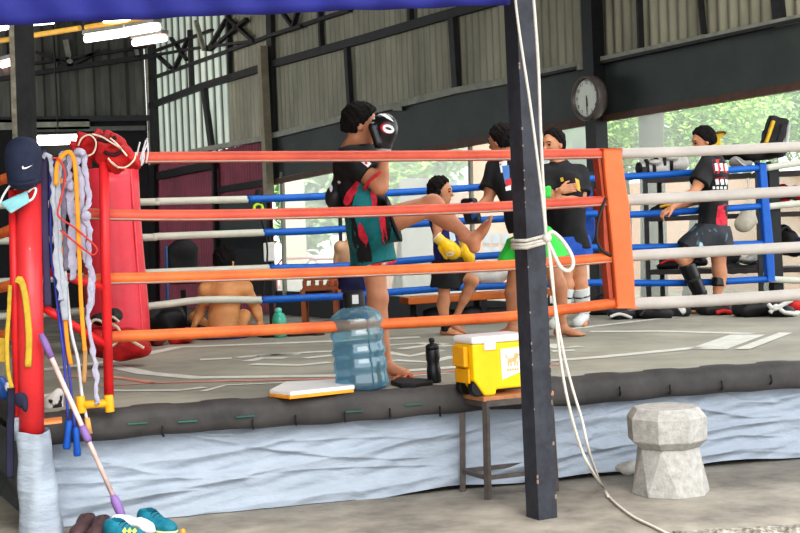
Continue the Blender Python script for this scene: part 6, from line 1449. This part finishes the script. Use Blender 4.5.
# white window-side banner behind hand weights at far left of the picture
# ------------------------------------------------------------------ shoes in front
M_teal = mat('shoe_teal', (24, 116, 136), .6, var=.2, scale=30, bump=.15, bscale=80); M_soleb = mat('shoe_sole', (222, 226, 220), .5); M_crocs = mat('shoe_brown', (76, 56, 58), .6, var=.12)
def shoe(label, heel, toe, m, group, hole=True, mat_sole=None, laces=True, acc=None, name='sneaker', zed=1.0, cat='shoe'):
    a, b = onz(*heel, 0), onz(*toe, 0); d = (b - a).normalized(); ln = .27; b = a + d * ln; f, l, u = frame(d, (0, 0, 1)); Rm = cols(f, l, u)
    t = thing(name, label, cat, a.lerp(b, .5), group)
    S = Sdf(*bbox([a, b], .14), .006)
    S.ell(a + f * .07 + u * .05, (.075, .042, .06), Rm, k=.02); S.cone(a + f * .09 + u * .06 * zed, b - f * .06 + u * .038, .05, .036, k=.04, flat=(l, .9)); S.ell(b - f * .055 + u * .036, (.065, .046, .034), Rm, k=.03)
    if zed >= 1: S.ell(a + f * .06 + u * .09, (.05, .036, .035), Rm, k=.03)
    S.cut(a + u * .018, -u); S.ell(a + f * .075 + u * .115, (.055, .028, .045), Rm, sub=True)
    up_ = sdf_obj('upper', S, m, t)
    S = Sdf(*bbox([a, b], .1), .006); S.ell(a + f * .065 + u * .02, (.075, .044, .024), Rm, k=0); S.cone(a + f * .06 + u * .016, b - f * .06 + u * .018, .042, .042, k=.02, flat=(u, .5)); S.ell(b - f * .055 + u * .02, (.066, .05, .022), Rm, k=.02); S.cut(a, -u); S.cut(a + u * .03, u)
    sdf_obj('sole', S, mat_sole or m, t)
    if laces:
        mb = MB()
        for i in range(4): c = a + f * (.125 + .02 * i) + u * (.106 - .011 * i); mb.tube([c - l * .028 - u * .012, c + u * .004, c + l * .028 - u * .012], .004, 6, sub=3)
        mb.build('laces', M_navy, t, True)
    if acc: decal('logo_stripe', up_, acc[0], acc[1], t)
    return t
M_neon = mat('shoe_neon', (206, 226, 110), .5)
gsn = 'teal running shoes in front of the tarp'
shoe('teal running shoe with green lettering-like stripes, nearest the brown clog', (106, 541), (165, 549), M_teal, gsn, mat_sole=M_soleb, acc=([[(122, 531), (125, 527), (127, 531), (124, 534)], [(127, 531), (130, 527), (132, 531), (129, 534)], [(132, 531), (135, 527.5), (137, 531), (134, 534)]], M_neon))
shoe('teal running shoe with a yellow toe pointing away from the mop', (140, 530), (184, 538), M_teal, gsn, mat_sole=mat('sole_lime', (196, 216, 150), .5))
lump('white_sock', 'white sock bunched on the teal running shoes', 'sock', [(134, 523, 11, 4, .05), (147, 528, 10, 4, .05), (121, 519, 8, 3, .04)], 6.96, mat('sock_white', (226, 226, 226), .85), .006, 40, h=.007)
tag(MB().ball(onz(183, 532, .02) , (.014, .018, .018), 10).build('orange_tab', mat('tab_orange', (244, 160, 50), .5), None, True), 'small orange rubber plug at the toe of the teal shoe', 'plug')
gcl = 'brown clogs at the foot of the tarp'
shoe('brown clog at the foot of the tarp, leftmost of the shoes', (92, 530), (62, 552), M_crocs, gcl, laces=False, name='clog', zed=.7)
shoe('brown clog beside the teal running shoe', (106, 532), (84, 553), M_crocs, gcl, laces=False, name='clog', zed=.7)
